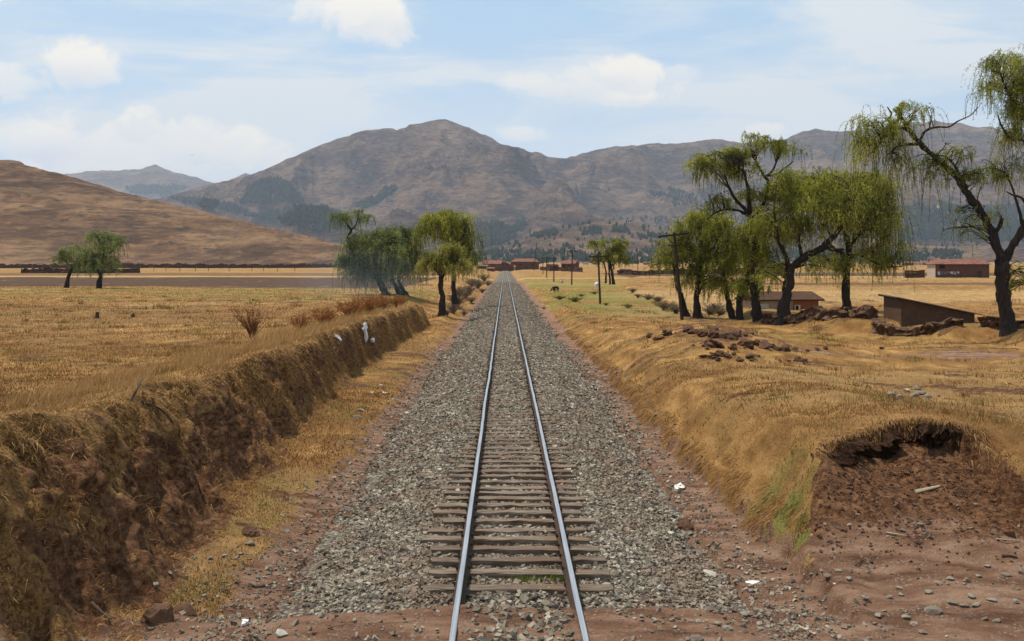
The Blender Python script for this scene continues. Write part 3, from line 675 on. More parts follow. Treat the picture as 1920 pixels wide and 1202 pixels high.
# fringe hanging over the left bank, in tufts
nt = 9000
yt = np.exp(rng.uniform(math.log(11.5), math.log(80), nt)); tt = np.where(rng.uniform(0, 1, nt) < .5, rng.uniform(.72, 1.1, nt), rng.uniform(.02, .9, nt))
xb_, xc_ = left_foot(yt), left_crest(yt); xt_ = xb_ + (xc_ - xb_) * tt
ztf, qt = land(xt_, yt, True)
kp = rng.uniform(0, 1, nt) < np.where(tt > .85, .9, (1 - qt['soil'] * .90) * S(-.45, .15, fbm(yt * 1.9, tt * 3.2, 3, 261) - .12))
yt, xt_, tt, qg = yt[kp], xt_[kp], tt[kp], qt['green'][kp]
for x, y, t_, g_ in zip(xt_, yt, tt, qg):
    m = int(rng.integers(10, 34)); L = rng.uniform(.05, .145) * (1 + y / 90); sp = .10 + .0015 * y
    X = x + rng.normal(0, sp, m); Y = y + rng.normal(0, sp * 1.3, m); Zp = land(X, Y)
    a = rng.normal(rng.normal(-.2, .8), .9, m)
    out = np.stack([np.cos(a), np.sin(a), np.zeros(m)], -1)
    D = (out * rng.uniform(.3, 1.0, m)[:, None] + np.array([0, 0, 1]) * rng.uniform(.1, .9, m)[:, None]) * L
    B = (out * .55 + np.array([0, 0, -1.0])) * L * rng.uniform(.1, 1.2, m)[:, None]
    bl.add(np.stack([X, Y, Zp], -1), D, .005 + .00042 * y, B, np.clip(rng.normal(.52, .24) + .22 * (t_ > .85) + rng.normal(0, .10, m), 0, 1), g_ * .5 * (rng.uniform(0, 1, m) < .5))
# tall pale straw on the crest
for (y0, y1, x0, x1, m, L0) in [(11.5, 20, -8.2, -6.6, 1500, .10), (20.5, 26, -9.6, -7.0, 3800, .30), (26, 34, -9.5, -7.0, 3600, .42), (34, 52, -9.0, -6.9, 3200, .45), (14.5, 20, -10, -7.6, 1800, .13), (52, 78, -9, -6.9, 2400, .40), (18, 60, -30, -9, 3800, .26)]:
    Y = rng.uniform(y0, y1, m); X = rng.uniform(x0, x1, m)
    k = vn(X * .9, Y * .6, 241) > .42; X, Y = X[k], Y[k]; m = len(X); L = L0 * rng.uniform(.5, 1.3, m)
    D = leans(m, .30) * L[:, None]; B = np.stack([rng.normal(.18, .2, m), rng.normal(-.05, .2, m), -.12 * np.ones(m)], -1) * L[:, None]
    bl.add(np.stack([X, Y, land(X, Y) - .01], -1), D, .004 + .00030 * Y, B, np.clip(rng.normal(.80, .12, m), 0, 1), 0)
# ragged fringe along the right lip and the rim of the cut
m = 15000; Y = np.exp(rng.uniform(math.log(15.4), math.log(75), m)); xl_ = 4.28 + .22 * fbm(Y * .5, 9.2, 3, 12) + .10 * fbm(Y * 2.1, 1.2, 2, 13)
X = xl_ + rng.uniform(.02, .5, m); L = rng.uniform(.08, .2, m) * (1 + Y / 80)
k = vn(X * 3, Y * 1.1, 251) > .3; X, Y, L = X[k], Y[k], L[k]; m = len(X)
k = seg_sd(X, Y, CUT) > .1; X, Y, L = X[k], Y[k], L[k]; m = len(X)
bl.add(np.stack([X, Y, land(X, Y)], -1), np.stack([-.35 * L + rng.normal(0, .03, m), rng.normal(0, .3, m) * L, .35 * L], -1), .005 + .0004 * Y,
       np.stack([-.6 * L, rng.normal(0, .3, m) * L, -1.0 * L], -1), np.clip(rng.normal(.5, .15, m), 0, 1), 0)
rim = np.array([(5.35, 18.5), (5.5, 18.7), (6.2, 19.3), (7.0, 19.7), (7.7, 19.45), (8.05, 18.75), (8.3, 17.9)])
m = 2600; s = rng.uniform(0, len(rim) - 1.001, m); i0 = s.astype(int); f = (s - i0)[:, None]
P = rim[i0] * (1 - f) + rim[i0 + 1] * f + rng.normal(0, .09, (m, 2)) + np.array([0, .12])
L = rng.uniform(.06, .16, m)
bl.add(np.stack([P[:, 0], P[:, 1], land(P[:, 0], P[:, 1])], -1), np.stack([rng.normal(0, .3, m) * L, -.5 * L, .3 * L], -1), .012, np.stack([rng.normal(0, .3, m) * L, -.5 * L, -.9 * L], -1), np.clip(rng.normal(.5, .18, m), 0, 1), 0)
# long dead stalks on the near left bank
for _ in range(130):
    y = rng.uniform(13, 30); t_ = rng.uniform(.2, 1.0); x = left_foot(y) + (left_crest(y) - left_foot(y)) * t_
    L = rng.uniform(.3, .75); D = (leans(1, .9) + np.array([[.5, -.1, .0]])) * L * .6
    bl.add(np.stack([np.atleast_1d(x), np.atleast_1d(y), land(np.atleast_1d(x), np.atleast_1d(y))], -1), D, .011, np.array([[.35, 0, -.35]]) * L, .8, 0)
# scattered tussocks of other heights over the fields
for _ in range(900):
    y = float(np.exp(rng.uniform(math.log(17), math.log(110)))); x = float(rng.choice([-1, 1]) * rng.uniform(4.6, .5 * y + 3))
    if -7.6 < x < 0 and y < 85: continue
    zq, qq = land(np.array([x]), np.array([y]), True)
    if qq['dirt'][0] > .4 or qq['plough'][0] > .3: continue
    m = int(rng.integers(14, 40)); sp = rng.uniform(.06, .22) * (1 + y / 80); X = x + rng.normal(0, sp * 1.3, m); Y = y + rng.normal(0, sp, m); L = rng.uniform(.07, .20) * rng.uniform(.6, 1.2, m) * (1 + y / 120)
    bl.add(np.stack([X, Y, land(X, Y) - .01], -1), leans(m, .5) * L[:, None], .005 + .0004 * y, np.stack([rng.normal(0, .2, m) * L, 0 * L, -.15 * L], -1), np.clip(rng.choice([.02, .12, .75]) + rng.normal(0, .08, m), 0, 1), float(rng.choice([0, 0, .5])))
# green tufts between the first sleepers
for (gx, gy, m) in [(.20, 15.35, 160), (.72, 15.35, 90), (.45, 15.3, 60)]:
    X = rng.normal(gx, .10, m); Y = rng.normal(gy, .04, m); L = rng.uniform(.05, .12, m)
    bl.add(np.stack([X, Y, bed_z(X, Y)], -1), leans(m, .5) * L[:, None], .012, np.zeros((m, 3)), .3, 1.0)
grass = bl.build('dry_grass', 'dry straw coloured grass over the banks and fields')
# ------------------------------------------------------------------ willows
def bark_mat(N):
    P = N.obj(); a = N.noise(N.map(P, (5, 5, 1.2)), 2.2, 6, .65)
    col = N.ramp(a, [(.3, (.016, .012, .010)), (.55, (.040, .031, .026)), (.8, (.085, .068, .056))])
    return bsdf(N, col, .95, bump=a, bs=.8, bd=.05, spec=.05)
M_bark = material('dark_bark', bark_mat)
def leaf_mat(name, lo, mid, hi):
    def fn(N):
        i = N.island(); t = N.attr('tone')
        v = N.m('ADD', N.m('MULTIPLY', i, .40), N.m('MULTIPLY', t, .60))
        col = N.ramp(v, [(.12, lo), (.5, mid), (.9, hi)])
        d = bsdf(N, col, .6, spec=.2)
        tr = N.n('ShaderNodeBsdfTranslucent', {'Color': col}).outputs[0]
        return N.n('ShaderNodeMixShader', {0: .52, 1: d, 2: tr}).outputs[0]
    return material(name, fn)
M_leaf = leaf_mat('willow_leaf', (.085, .098, .012), (.275, .29, .038), (.53, .50, .095))
M_leaf_y = leaf_mat('willow_leaf_spring', (.115, .112, .022), (.30, .285, .055), (.48, .42, .12))
M_leaf_b = leaf_mat('willow_leaf_dull', (.085, .112, .040), (.215, .25, .080), (.37, .385, .14))
def smooth_path(P, k=4):
    P = np.asarray(P, float); n = len(P); out = []
    Q = np.vstack([2 * P[0] - P[1], P, 2 * P[-1] - P[-2]])
    for i in range(1, n):
        a, b, c, d = Q[i - 1], Q[i], Q[i + 1], Q[i + 2]
        for s in range(k):
            t = s / k
            out.append(.5 * ((2 * b) + (-a + c) * t + (2 * a - 5 * b + 4 * c - d) * t * t + (-a + 3 * b - 3 * c + d) * t ** 3))
    out.append(P[-1]); return np.array(out)
def tubes(paths, k=5):                               # paths: list of (P[n,3], r[n])
    V, Fc = [], []; b = 0
    for P, r in paths:
        n = len(P); T = np.gradient(P, axis=0); T /= np.linalg.norm(T, axis=1)[:, None] + 1e-9
        ref = np.array([.3, .9, .2]); A = np.cross(T, ref); A /= np.linalg.norm(A, axis=1)[:, None] + 1e-9; B = np.cross(T, A)
        th = np.arange(k) * 2 * math.pi / k
        ring = P[:, None] + r[:, None, None] * (np.cos(th)[None, :, None] * A[:, None] + np.sin(th)[None, :, None] * B[:, None])
        V.append(ring.reshape(-1, 3))
        i, j = np.meshgrid(np.arange(n - 1), np.arange(k), indexing='ij')
        Fc.append(np.stack([b + i * k + j, b + i * k + (j + 1) % k, b + (i + 1) * k + (j + 1) % k, b + (i + 1) * k + j], -1).reshape(-1, 4)); b += n * k
    return np.concatenate(V), np.concatenate(Fc)
def willow(label, Y, polys, lobes, group, leaf=None, dens=1.0, seed=0, wood=1.0, lsize=1.0):
    r = np.random.default_rng(1000 + seed); s = Y / F
    bx, by = polys[0][0][0], polys[0][0][1]
    gx = (bx - VX) * s; gzv = float(gz(gx, Y)[0]); base = np.array([gx, Y, gzv])
    def W3(px, py, d=0.0): return np.array([(px - VX) * s, Y + d, HC - (py - VY) * s]) - base
    t = thing('willow_tree', label, 'tree', tuple(base), 0, group)
    paths, nodes, nrad = [], [], []
    dep = {}
    for k, pl in enumerate(polys):
        d = r.normal(0, .5) if k else 0.0; pts = []; rad = []
        for j, (px, py, pr) in enumerate(pl):
            f = j / max(1, len(pl) - 1)
            d0 = dep.get((round(px / 12), round(py / 12)), 0.0) if j == 0 else d0
            dd = d0 + d * f * len(pl) * .45
            dep[(round(px / 12), round(py / 12))] = dd
            p = W3(px, py, dd)
            if k == 0 and j == 0: p[2] = -.35
            pts.append(p); rad.append(pr * s)
        if k == 0: rad[0] *= 1.35
        pr3 = smooth_path(np.column_stack([pts, rad]), 5); P = pr3[:, :3]; rr_ = np.maximum(pr3[:, 3], .012)
        P = P + r.normal(0, 1, P.shape) * rr_[:, None] * .12
        rr_ = rr_ * (1 + .12 * r.normal(0, 1, len(rr_)).clip(-1, 1)) * (1 if k == 0 else .82)
        paths.append((P, rr_)); nodes.append(P); nrad.append(rr_)
    V, Fc = tubes(paths, 8)
    trunk = np_mesh('trunk', V, Fc, M_bark, t, smooth=True)
    ND = np.concatenate(nodes); NR = np.concatenate(nrad)
    L = (.045 + .00125 * Y) * lsize; Wd = L * .27
    bpaths = []; LC, LD, LT = [], [], []; SP = []
    ex = []
    for (cx, cy, rx, ry_, wgt, droop) in lobes:
        ex.append((cx, cy, rx * .95, ry_ * .92, wgt * .85, droop))
        for q in range(5 if Y < 100 else 3):
            an = r.uniform(-.35, math.pi + .35); k_ = r.uniform(.32, .52); f_ = r.uniform(.70, 1.0)
            ex.append((cx + math.cos(an) * rx * f_, cy - math.sin(an) * ry_ * f_, rx * k_, ry_ * k_ * .9, wgt * r.uniform(.7, 1.3), droop * r.uniform(.35, .9)))
    for (cx, cy, rx, ry_, wgt, droop) in ex:
        c = W3(cx, cy, r.normal(0, .25 * rx * s)); ax, az = rx * s, ry_ * s; ay = .75 * (ax + az) / 2 + .2
        area = math.pi * ax * az
        nb = int(np.clip(area * 1.5, 4, 22))
        dirs = r.normal(0, 1, (nb, 3)); dirs[:, 2] = np.abs(dirs[:, 2]) * 1.1 - .45; dirs /= np.linalg.norm(dirs, axis=1)[:, None]
        rad = r.uniform(.35, 1.0, nb) ** .6
        tg = c + dirs * rad[:, None] * np.array([ax, ay, az])
        pts_src = []
        for q in tg:
            dv = ND - q; cost = np.linalg.norm(dv, axis=1) + 1.1 * np.maximum(dv[:, 2], 0) - NR * 2.0
            j = int(np.argmin(cost + r.uniform(0, .25 * (ax + az), len(cost)))); a = ND[j]
            dist = np.linalg.norm(q - a)
            m1 = a * .6 + q * .4 + np.array([0, 0, .22 * dist]) + r.normal(0, .09 * dist, 3); m2 = a * .2 + q * .8 + np.array([0, 0, .16 * dist]) + r.normal(0, .06 * dist, 3)
            P = smooth_path(np.array([a, m1, m2, q]), 4); P += r.normal(0, .018 * dist, P.shape) * np.linspace(0, 1, len(P))[:, None]
            r0 = min(NR[j] * .45, .012 + .012 * dist) * wood
            bpaths.append((P, np.linspace(r0, .006 + .00004 * Y, len(P)))); pts_src.append(P[4:])
            for _ in range(3):                        # side twigs
                b0 = P[int(r.integers(5, len(P)))]; dr = r.normal(0, 1, 3); dr[2] = abs(dr[2]) * .5; dr /= np.linalg.norm(dr); l = r.uniform(.25, .6) * (ax + az) * .45
                Q_ = np.array([b0, b0 + dr * l * .5 + [0, 0, .06 * l], b0 + dr * l + [0, 0, -.12 * l]]); Q_ = smooth_path(Q_, 3)
                bpaths.append((Q_, np.linspace(r0 * .4, .005 + .00003 * Y, len(Q_)))); pts_src.append(Q_[2:])
        src = np.concatenate(pts_src)
        dl = droop * s; nl = area * wgt * dens * 11.0 / (L * Wd)
        per = 26; ns = max(6, int(nl / per))
        st = src[r.integers(0, len(src), ns)] + r.normal(0, .10, (ns, 3)) * min(1, ax)
        nf = int(ns * .60); dv_ = r.normal(0, 1, (nf, 3)); dv_[:, 2] = np.abs(dv_[:, 2]) - .25; dv_ /= np.linalg.norm(dv_, axis=1)[:, None]
        st[:nf] = c + dv_ * (r.uniform(.2, 1, nf) ** .5)[:, None] * np.array([ax, ay, az]) * (1 + .28 * fbm(dv_[:, 0] * 2 + cx, dv_[:, 2] * 2 + dv_[:, 1], 2, 55))[:, None]
        a = r.uniform(0, 6.283, ns); D = np.stack([np.cos(a) * .8, np.sin(a) * .8, r.uniform(-.1, 1.1, ns)], -1)
        tot = dl * r.uniform(.12, 1.0, ns) ** 1.7 * .9 + .18; stp = 9
        gk = r.uniform(.20, .45, ns)
        p = st; chain = [p]
        for _ in range(stp):
            D = D + np.stack([0 * gk, 0 * gk, -gk], -1) + r.normal(0, .08, (ns, 3)); D[:, :2] *= .84
            Dn = D / np.linalg.norm(D, axis=1)[:, None]; p = p + Dn * (tot / stp)[:, None]; chain.append(p)
        CH = np.stack(chain, 1)                       # ns, 10, 3
        SP.append(CH)
        u = r.uniform(.2, stp - .01, (ns, per)) ; i0 = u.astype(int); f = (u - i0)[..., None]; ar = np.arange(ns)[:, None]
        C = CH[ar, i0] * (1 - f) + CH[ar, i0 + 1] * f; Tn = CH[ar, i0 + 1] - CH[ar, i0]; Tn /= np.linalg.norm(Tn, axis=-1, keepdims=True) + 1e-9
        C = C + r.normal(0, .35 * L, C.shape)
        LD.append((Tn * .9 + r.normal(0, .55, Tn.shape)).reshape(-1, 3)); LC.append(C.reshape(-1, 3))
        tn = .5 + .55 * fbm(C[..., 0] * .9 + seed, C[..., 2] * .9 + C[..., 1] * .5, 3, 70 + seed)
        LT.append(np.clip(tn, 0, 1).ravel())
    C = np.concatenate(LC); D = np.concatenate(LD); TN = np.concatenate(LT); n = len(C)
    ok = (C[:, 2] + base[2]) > gzv + .25; C, D, TN = C[ok], D[ok], TN[ok]; n = len(C)
    D /= np.linalg.norm(D, axis=1)[:, None]; X_ = np.cross(D, r.normal(0, 1, (n, 3))); X_ /= np.linalg.norm(X_, axis=1)[:, None] + 1e-9
    ls = L * r.uniform(.6, 1.35, n)[:, None]; ws = Wd * r.uniform(.7, 1.3, n)[:, None]
    V = np.stack([C - D * ls * .5, C + X_ * ws * .5 + D * ls * .05, C + D * ls * .5, C - X_ * ws * .5 + D * ls * .05], 1)
    np_mesh('crown', V, np.arange(n * 4).reshape(-1, 4), leaf or M_leaf, t, attrs={'tone': np.repeat(TN, 4)})
    V, Fc = tubes(bpaths, 4)
    CHs = np.concatenate(SP); CHs = CHs[r.uniform(0, 1, len(CHs)) < .55]; tw = .004 + .00007 * Y
    A = CHs + np.array([tw, 0, 0]); Bq = CHs - np.array([tw, 0, 0]); m = CHs.shape[1]; ns = len(CHs)
    SV = np.stack([A, Bq], 2).reshape(-1, 3); o = len(V)
    i, j = np.meshgrid(np.arange(ns), np.arange(m - 1), indexing='ij'); k0 = o + (i * m + j) * 2
    SF = np.stack([k0, k0 + 1, k0 + 3, k0 + 2], -1).reshape(-1, 4)
    np_mesh('branches', np.concatenate([V, SV]), np.concatenate([Fc, SF]), M_bark, t)
    return t
GR = 'willows beside the adobe wall'; GL = 'willows beyond the left bank'
willow('largest willow, black forked trunk and a long bare limb arching left, beside the adobe wall', 57,
  [[(1891, 642, 15), (1888, 600, 13.5), (1882, 550, 13), (1878, 505, 13), (1880, 488, 12)],
   [(1880, 490, 11), (1868, 455, 10), (1858, 425, 9.5), (1850, 405, 9), (1832, 378, 9), (1815, 352, 8.5), (1808, 335, 8), (1785, 310, 7), (1760, 288, 6.5), (1735, 262, 6), (1718, 238, 5), (1703, 212, 4), (1692, 197, 2.5)],
   [(1735, 262, 4), (1712, 242, 3.5), (1695, 238, 3), (1675, 248, 2.4), (1655, 262, 2), (1640, 280, 1.5)], [(1728, 270, 4), (1705, 271, 3.4), (1680, 275, 2.8), (1660, 290, 2)],
   [(1737, 260, 3.2), (1742, 244, 2.8), (1756, 238, 2.3), (1772, 240, 2.0), (1786, 230, 1.6), (1800, 222, 1.2), (1806, 210, .8)], [(1812, 345, 4), (1800, 310, 3), (1785, 292, 2.2), (1768, 288, 1.6)], [(1703, 214, 3), (1694, 226, 2.6), (1686, 216, 2.2), (1695, 205, 2), (1690, 190, 1.5)],
   [(1862, 440, 5), (1871, 425, 4.5), (1873, 410, 4)], [(1884, 487, 10), (1895, 462, 9), (1910, 430, 8.5), (1920, 400, 8), (1935, 360, 7), (1945, 310, 6), (1940, 260, 5), (1935, 200, 4), (1925, 150, 3)],
   [(1942, 290, 4), (1915, 265, 3.4), (1890, 262, 2.8), (1870, 240, 2), (1860, 220, 1.5)], [(1938, 230, 4), (1905, 205, 3), (1880, 170, 2), (1865, 140, 1.5)], [(1920, 400, 4), (1895, 375, 2.8), (1870, 370, 2), (1850, 365, 1.4)], [(1910, 430, 4), (1900, 385, 3), (1880, 330, 2.2), (1860, 318, 1.5)]],
  [(1640, 262, 42, 55, .30, 170), (1690, 228, 60, 30, .20, 110), (1720, 320, 45, 30, .22, 150), (1780, 330, 60, 50, .09, 80), (1852, 330, 26, 26, .35, 40), (1885, 165, 50, 55, .50, 80), (1925, 250, 45, 55, .32, 110), (1895, 330, 40, 40, .12, 110),
   (1830, 430, 55, 45, .08, 70), (1965, 200, 60, 90, .45, 100), (1908, 530, 26, 40, .16, 50), (1620, 300, 25, 40, .28, 150)], GR, seed=1, dens=.9, lsize=.95)
willow('rounded willow with one upright trunk, directly behind the wall left of the tin roofed shed', 80,
  [[(1587, 577, 8), (1586, 540, 7), (1588, 500, 7), (1592, 470, 6), (1585, 440, 5), (1580, 400, 4), (1575, 370, 3)], [(1590, 485, 4), (1610, 478, 3.5), (1635, 490, 3), (1665, 500, 2), (1690, 500, 1.2)], [(1588, 470, 4), (1610, 440, 3.2), (1630, 410, 2.2)], [(1588, 480, 4), (1565, 470, 3.5), (1545, 455, 2.5)]],
  [(1600, 400, 70, 65, .50, 110), (1640, 420, 55, 75, .5, 130), (1560, 400, 45, 55, .4, 70), (1585, 350, 45, 26, .35, 50), (1670, 470, 30, 36, .35, 80), (1545, 500, 28, 28, .2, 60), (1610, 500, 55, 30, .3, 60)], GR, seed=2)
willow('leaning willow with a thick limb reaching right, in front of the orange house', 74,
  [[(1466, 606, 12), (1472, 570, 10), (1479, 530, 9.5), (1480, 500, 9)], [(1480, 505, 6), (1470, 480, 5), (1455, 455, 4), (1448, 430, 3), (1440, 400, 2)], [(1484, 500, 8.5), (1510, 480, 8), (1535, 467, 7.5), (1548, 455, 7), (1565, 435, 5.5), (1580, 415, 3.5), (1590, 390, 2)], [(1540, 463, 5), (1562, 468, 4.2), (1585, 468, 3)], [(1505, 483, 4), (1500, 450, 3), (1510, 420, 2), (1505, 390, 1.5)]],
  [(1460, 430, 48, 50, .36, 60), (1530, 392, 58, 55, .5, 70), (1500, 350, 48, 36, .42, 50), (1500, 440, 55, 36, .32, 60), (1545, 500, 40, 25, .16, 50), (1440, 520, 30, 26, .25, 50), (1560, 350, 38, 32, .35, 50)], GR, seed=3)
willow('tallest willow of the middle clump, crown open at the top over one straight trunk', 77,
  [[(1423, 600, 9.5), (1417, 570, 8.5), (1415, 530, 8), (1415, 480, 7.5), (1413, 440, 7), (1408, 410, 6.5)], [(1408, 412, 5.5), (1403, 385, 5), (1400, 360, 4), (1392, 335, 3), (1385, 320, 2)], [(1408, 408, 5), (1385, 385, 4), (1368, 370, 3.2), (1355, 352, 2.5), (1345, 335, 1.6)], [(1405, 405, 4), (1385, 395, 3), (1360, 393, 2.4), (1340, 400, 1.6), (1325, 412, 1.2)],
   [(1412, 430, 5.5), (1425, 400, 5), (1440, 370, 4), (1445, 340, 3.5), (1437, 325, 3.2), (1428, 305, 2.6), (1420, 290, 2)], [(1440, 330, 3), (1455, 318, 2.6), (1465, 300, 2), (1475, 285, 1.5)], [(1440, 328, 3), (1460, 325, 2.4), (1480, 312, 1.8), (1495, 300, 1.2)], [(1440, 372, 3.5), (1470, 375, 3), (1490, 365, 2.5), (1500, 350, 2), (1515, 348, 1.4)]],
  [(1345, 322, 45, 40, .48, 70), (1400, 318, 38, 36, .32, 40), (1418, 276, 33, 20, .32, 40), (1478, 282, 33, 18, .30, 45), (1440, 370, 52, 28, .4, 50), (1480, 370, 42, 30, .26, 40), (1350, 400, 38, 36, .14, 40), (1415, 480, 28, 45, .42, 60), (1430, 420, 38, 32, .32, 60), (1405, 540, 30, 22, .25, 45), (1435, 500, 30, 35, .3, 50)], GR, seed=4)
willow('slim willow with a kinked trunk, just left of the tallest straight trunk', 80,
  [[(1389, 590, 6.5), (1386, 570, 6), (1388, 555, 6), (1398, 540, 6), (1402, 520, 5), (1398, 490, 4), (1405, 460, 3)]], [(1395, 480, 38, 42, .36, 60), (1420, 520, 28, 28, .25, 50), (1395, 535, 26, 20, .22, 45)], GR, seed=5)
willow('slim willow leaning left over the ditch, second trunk from the tilted utility pole', 81,
  [[(1376, 594, 6), (1367, 570, 5.5), (1362, 545, 5), (1355, 510, 4.5), (1345, 480, 4), (1350, 460, 3)], [(1348, 480, 3), (1358, 465, 2.5), (1364, 452, 1.5)]], [(1360, 448, 42, 40, .42, 70), (1345, 500, 38, 33, .42, 60), (1350, 540, 36, 20, .3, 45)], GR, seed=6)
willow('bushy willow with flared trunk foot, just right of the tilted utility pole', 82,
  [[(1312, 592, 8.5), (1306, 575, 6.5), (1307, 550, 6), (1310, 520, 6), (1317, 490, 5), (1315, 470, 4), (1330, 462, 3)], [(1315, 490, 4), (1300, 465, 3), (1280, 455, 2), (1270, 440, 1.2)], [(1317, 490, 3.5), (1335, 470, 2.6), (1350, 440, 1.6)]], [(1310, 440, 50, 36, .42, 70), (1290, 480, 42, 33, .36, 60), (1330, 500, 38, 38, .3, 50), (1325, 416, 38, 22, .28, 40), (1300, 530, 40, 22, .28, 45), (1345, 545, 26, 16, .2, 35)], GR, seed=7)
willow('small light willow leaning left, seen behind the tilted utility pole', 85,
  [[(1288, 584, 7), (1278, 560, 5.5), (1270, 530, 5), (1265, 500, 4), (1252, 485, 3), (1243, 472, 1.8)]], [(1250, 475, 30, 24, .32, 60), (1240, 500, 20, 22, .22, 50)], GR, leaf=M_leaf_y, seed=8)
willow('three trunked willow standing alone on the green pasture by the white horse', 218,
  [[(1151, 534, 3), (1148, 515, 2.6), (1144, 495, 2.4), (1142, 480, 2), (1150, 462, 1.3), (1160, 452, .9)], [(1144, 533, 2.6), (1143, 515, 2), (1142, 495, 2)], [(1136, 531, 2.6), (1136, 510, 2), (1130, 485, 1.5), (1122, 470, 1), (1118, 460, .8)], [(1142, 480, 1.5), (1136, 466, 1.1), (1130, 456, .8)]],
  [(1122, 462, 24, 12, .42, 30), (1145, 455, 20, 8, .4, 25), (1165, 457, 17, 11, .4, 25), (1150, 480, 26, 20, .6, 30), (1168, 490, 15, 18, .6, 25), (1125, 488, 15, 14, .5, 25)], None, seed=9)
willow('small yellowish willow on a thick pale trunk, nearest of the left clump to the rails', 92,
  [[(828, 584, 7), (829, 560, 5.5), (826, 535, 5), (828, 518, 4.8), (832, 500, 4), (828, 480, 2.5)], [(830, 505, 3), (843, 490, 2), (855, 478, 1.3)], [(828, 518, 3), (816, 505, 2), (808, 490, 1.2)]],
  [(830, 487, 42, 26, .5, 45), (812, 503, 26, 20, .4, 40), (854, 500, 26, 22, .4, 40)], GL, leaf=M_leaf_y, dens=1.25, seed=10)
willow('tall green willow with crown hanging low, behind the yellowish one', 112,
  [[(853, 556, 5), (851, 530, 4.5), (850, 500, 4), (845, 470, 4), (838, 445, 3.5), (830, 425, 2.5), (825, 410, 1.5)], [(845, 470, 3), (860, 455, 2.5), (872, 440, 1.5)], [(840, 450, 3), (820, 445, 2), (805, 440, 1.5)]],
  [(830, 422, 44, 24, .55, 60), (864, 436, 30, 28, .6, 120), (874, 480, 20, 44, .6, 90), (805, 430, 22, 22, .42, 60), (842, 410, 38, 11, .4, 30)], GL, dens=1.4, seed=11)
willow('dull green willow leaning left, an open tuft of branches above its crown', 118,
  [[(728, 555, 7), (718, 540, 6), (706, 520, 5), (698, 505, 4.5), (690, 490, 4.5), (675, 485, 3.5), (663, 475, 3), (655, 460, 2.5), (652, 445, 2.2), (658, 432, 2.2), (650, 420, 1.6), (643, 410, 1.2), (638, 402, .8)], [(658, 432, 2), (667, 422, 1.5), (670, 412, 1)], [(698, 500, 3.5), (705, 480, 3), (720, 470, 2), (735, 475, 1.2)]],
  [(658, 408, 36, 13, .5, 50), (690, 465, 48, 34, .6, 90), (722, 475, 40, 40, .56, 90), (668, 500, 32, 36, .5, 70), (700, 515, 50, 24, .45, 50)], GL, leaf=M_leaf_b, dens=1.5, seed=12)
willow('dull green willow with a thin leaning trunk in the middle of the left clump', 122,
  [[(754, 555, 5), (744, 540, 4), (735, 520, 3.2), (745, 490, 3), (750, 470, 2.5)]], [(748, 455, 40, 26, .55, 80), (742, 490, 40, 34, .55, 70)], GL, leaf=M_leaf_b, dens=1.5, seed=13)
willow('dull green willow bent sharply left, rightmost of the three leaning trunks', 124,
  [[(766, 553, 4.5), (752, 538, 3.8), (748, 520, 3.2), (755, 480, 3), (752, 460, 2)]], [(765, 458, 30, 28, .5, 80), (765, 500, 30, 34, .5, 60)], GL, leaf=M_leaf_b, dens=1.5, seed=14)
willow('sparse little willow leaning right in the far left field', 158,
  [[(123, 536, 4), (130, 515, 3.2), (137, 500, 2.6), (146, 485, 1.8), (152, 470, 1.2)], [(136, 502, 2), (125, 495, 1.3), (115, 485, .8)]], [(142, 475, 28, 16, .5, 45), (118, 490, 22, 14, .3, 35), (158, 500, 22, 20, .4, 35)], None, leaf=M_leaf_b, seed=15)
willow('rounded willow with dark forked trunk in the far left field, right of a sparse one', 154,
  [[(184, 540, 4.5), (189, 515, 3.6), (193, 490, 3.2), (197, 475, 2.8), (190, 460, 2), (188, 448, 1.2)], [(195, 482, 2.5), (210, 470, 1.6), (218, 458, 1)], [(188, 515, 2), (178, 500, 1.4), (174, 490, 1)]],
  [(190, 448, 30, 16, .5, 40), (214, 463, 23, 25, .55, 60), (172, 475, 22, 22, .5, 50), (200, 500, 36, 20, .42, 35)], None, leaf=M_leaf_b, seed=16)
# ------------------------------------------------------------------ woods far away on the slopes
def inpoly(x, y, poly):
    c = np.zeros(x.shape, bool); n = len(poly)
    for i in range(n):
        ax, ay = poly[i]; bx, by = poly[(i + 1) % n]
        c ^= ((ay > y) != (by > y)) & (x < (bx - ax) * (y - ay) / (by - ay + 1e-12) + ax)
    return c
def wood_mat_far(N):
    i = N.island(); return bsdf(N, N.mix(i, (.010, .016, .007), (.034, .045, .018)), 1.0, spec=0)
M_far = material('far_foliage', wood_mat_far)
TP, TH = [], []
def plant(grid, polys, hmin, hmax, thin=1.0, jit=.5):
    X, Y, z, u, T = grid; ok0 = T <= .98
    px = VX + X / Y * F; py = VY + (HC - z) / Y * F
    dx = np.gradient(X, axis=1); dyy = np.gradient(Y, axis=0)
    for poly, dn in polys:
        wob = 5 * fbm(px * .05, py * .05, 3, 301)
        m = inpoly(px + wob, py + wob * .6, poly) & ok0 & (rng.uniform(0, 1, X.shape) < dn * thin)
        p = np.stack([X[m] + rng.uniform(-.5, .5, m.sum()) * dx[m], Y[m] + rng.uniform(-.5, .5, m.sum()) * dyy[m], z[m]], -1)
        for rep in range(3 if dn >= .7 else 1):
            TP.append(p + np.stack([rng.normal(0, 14, len(p)), rng.normal(0, 14, len(p)), 0 * p[:, 0]], -1) * (rep > 0)); TH.append(rng.uniform(hmin, hmax, len(p)))
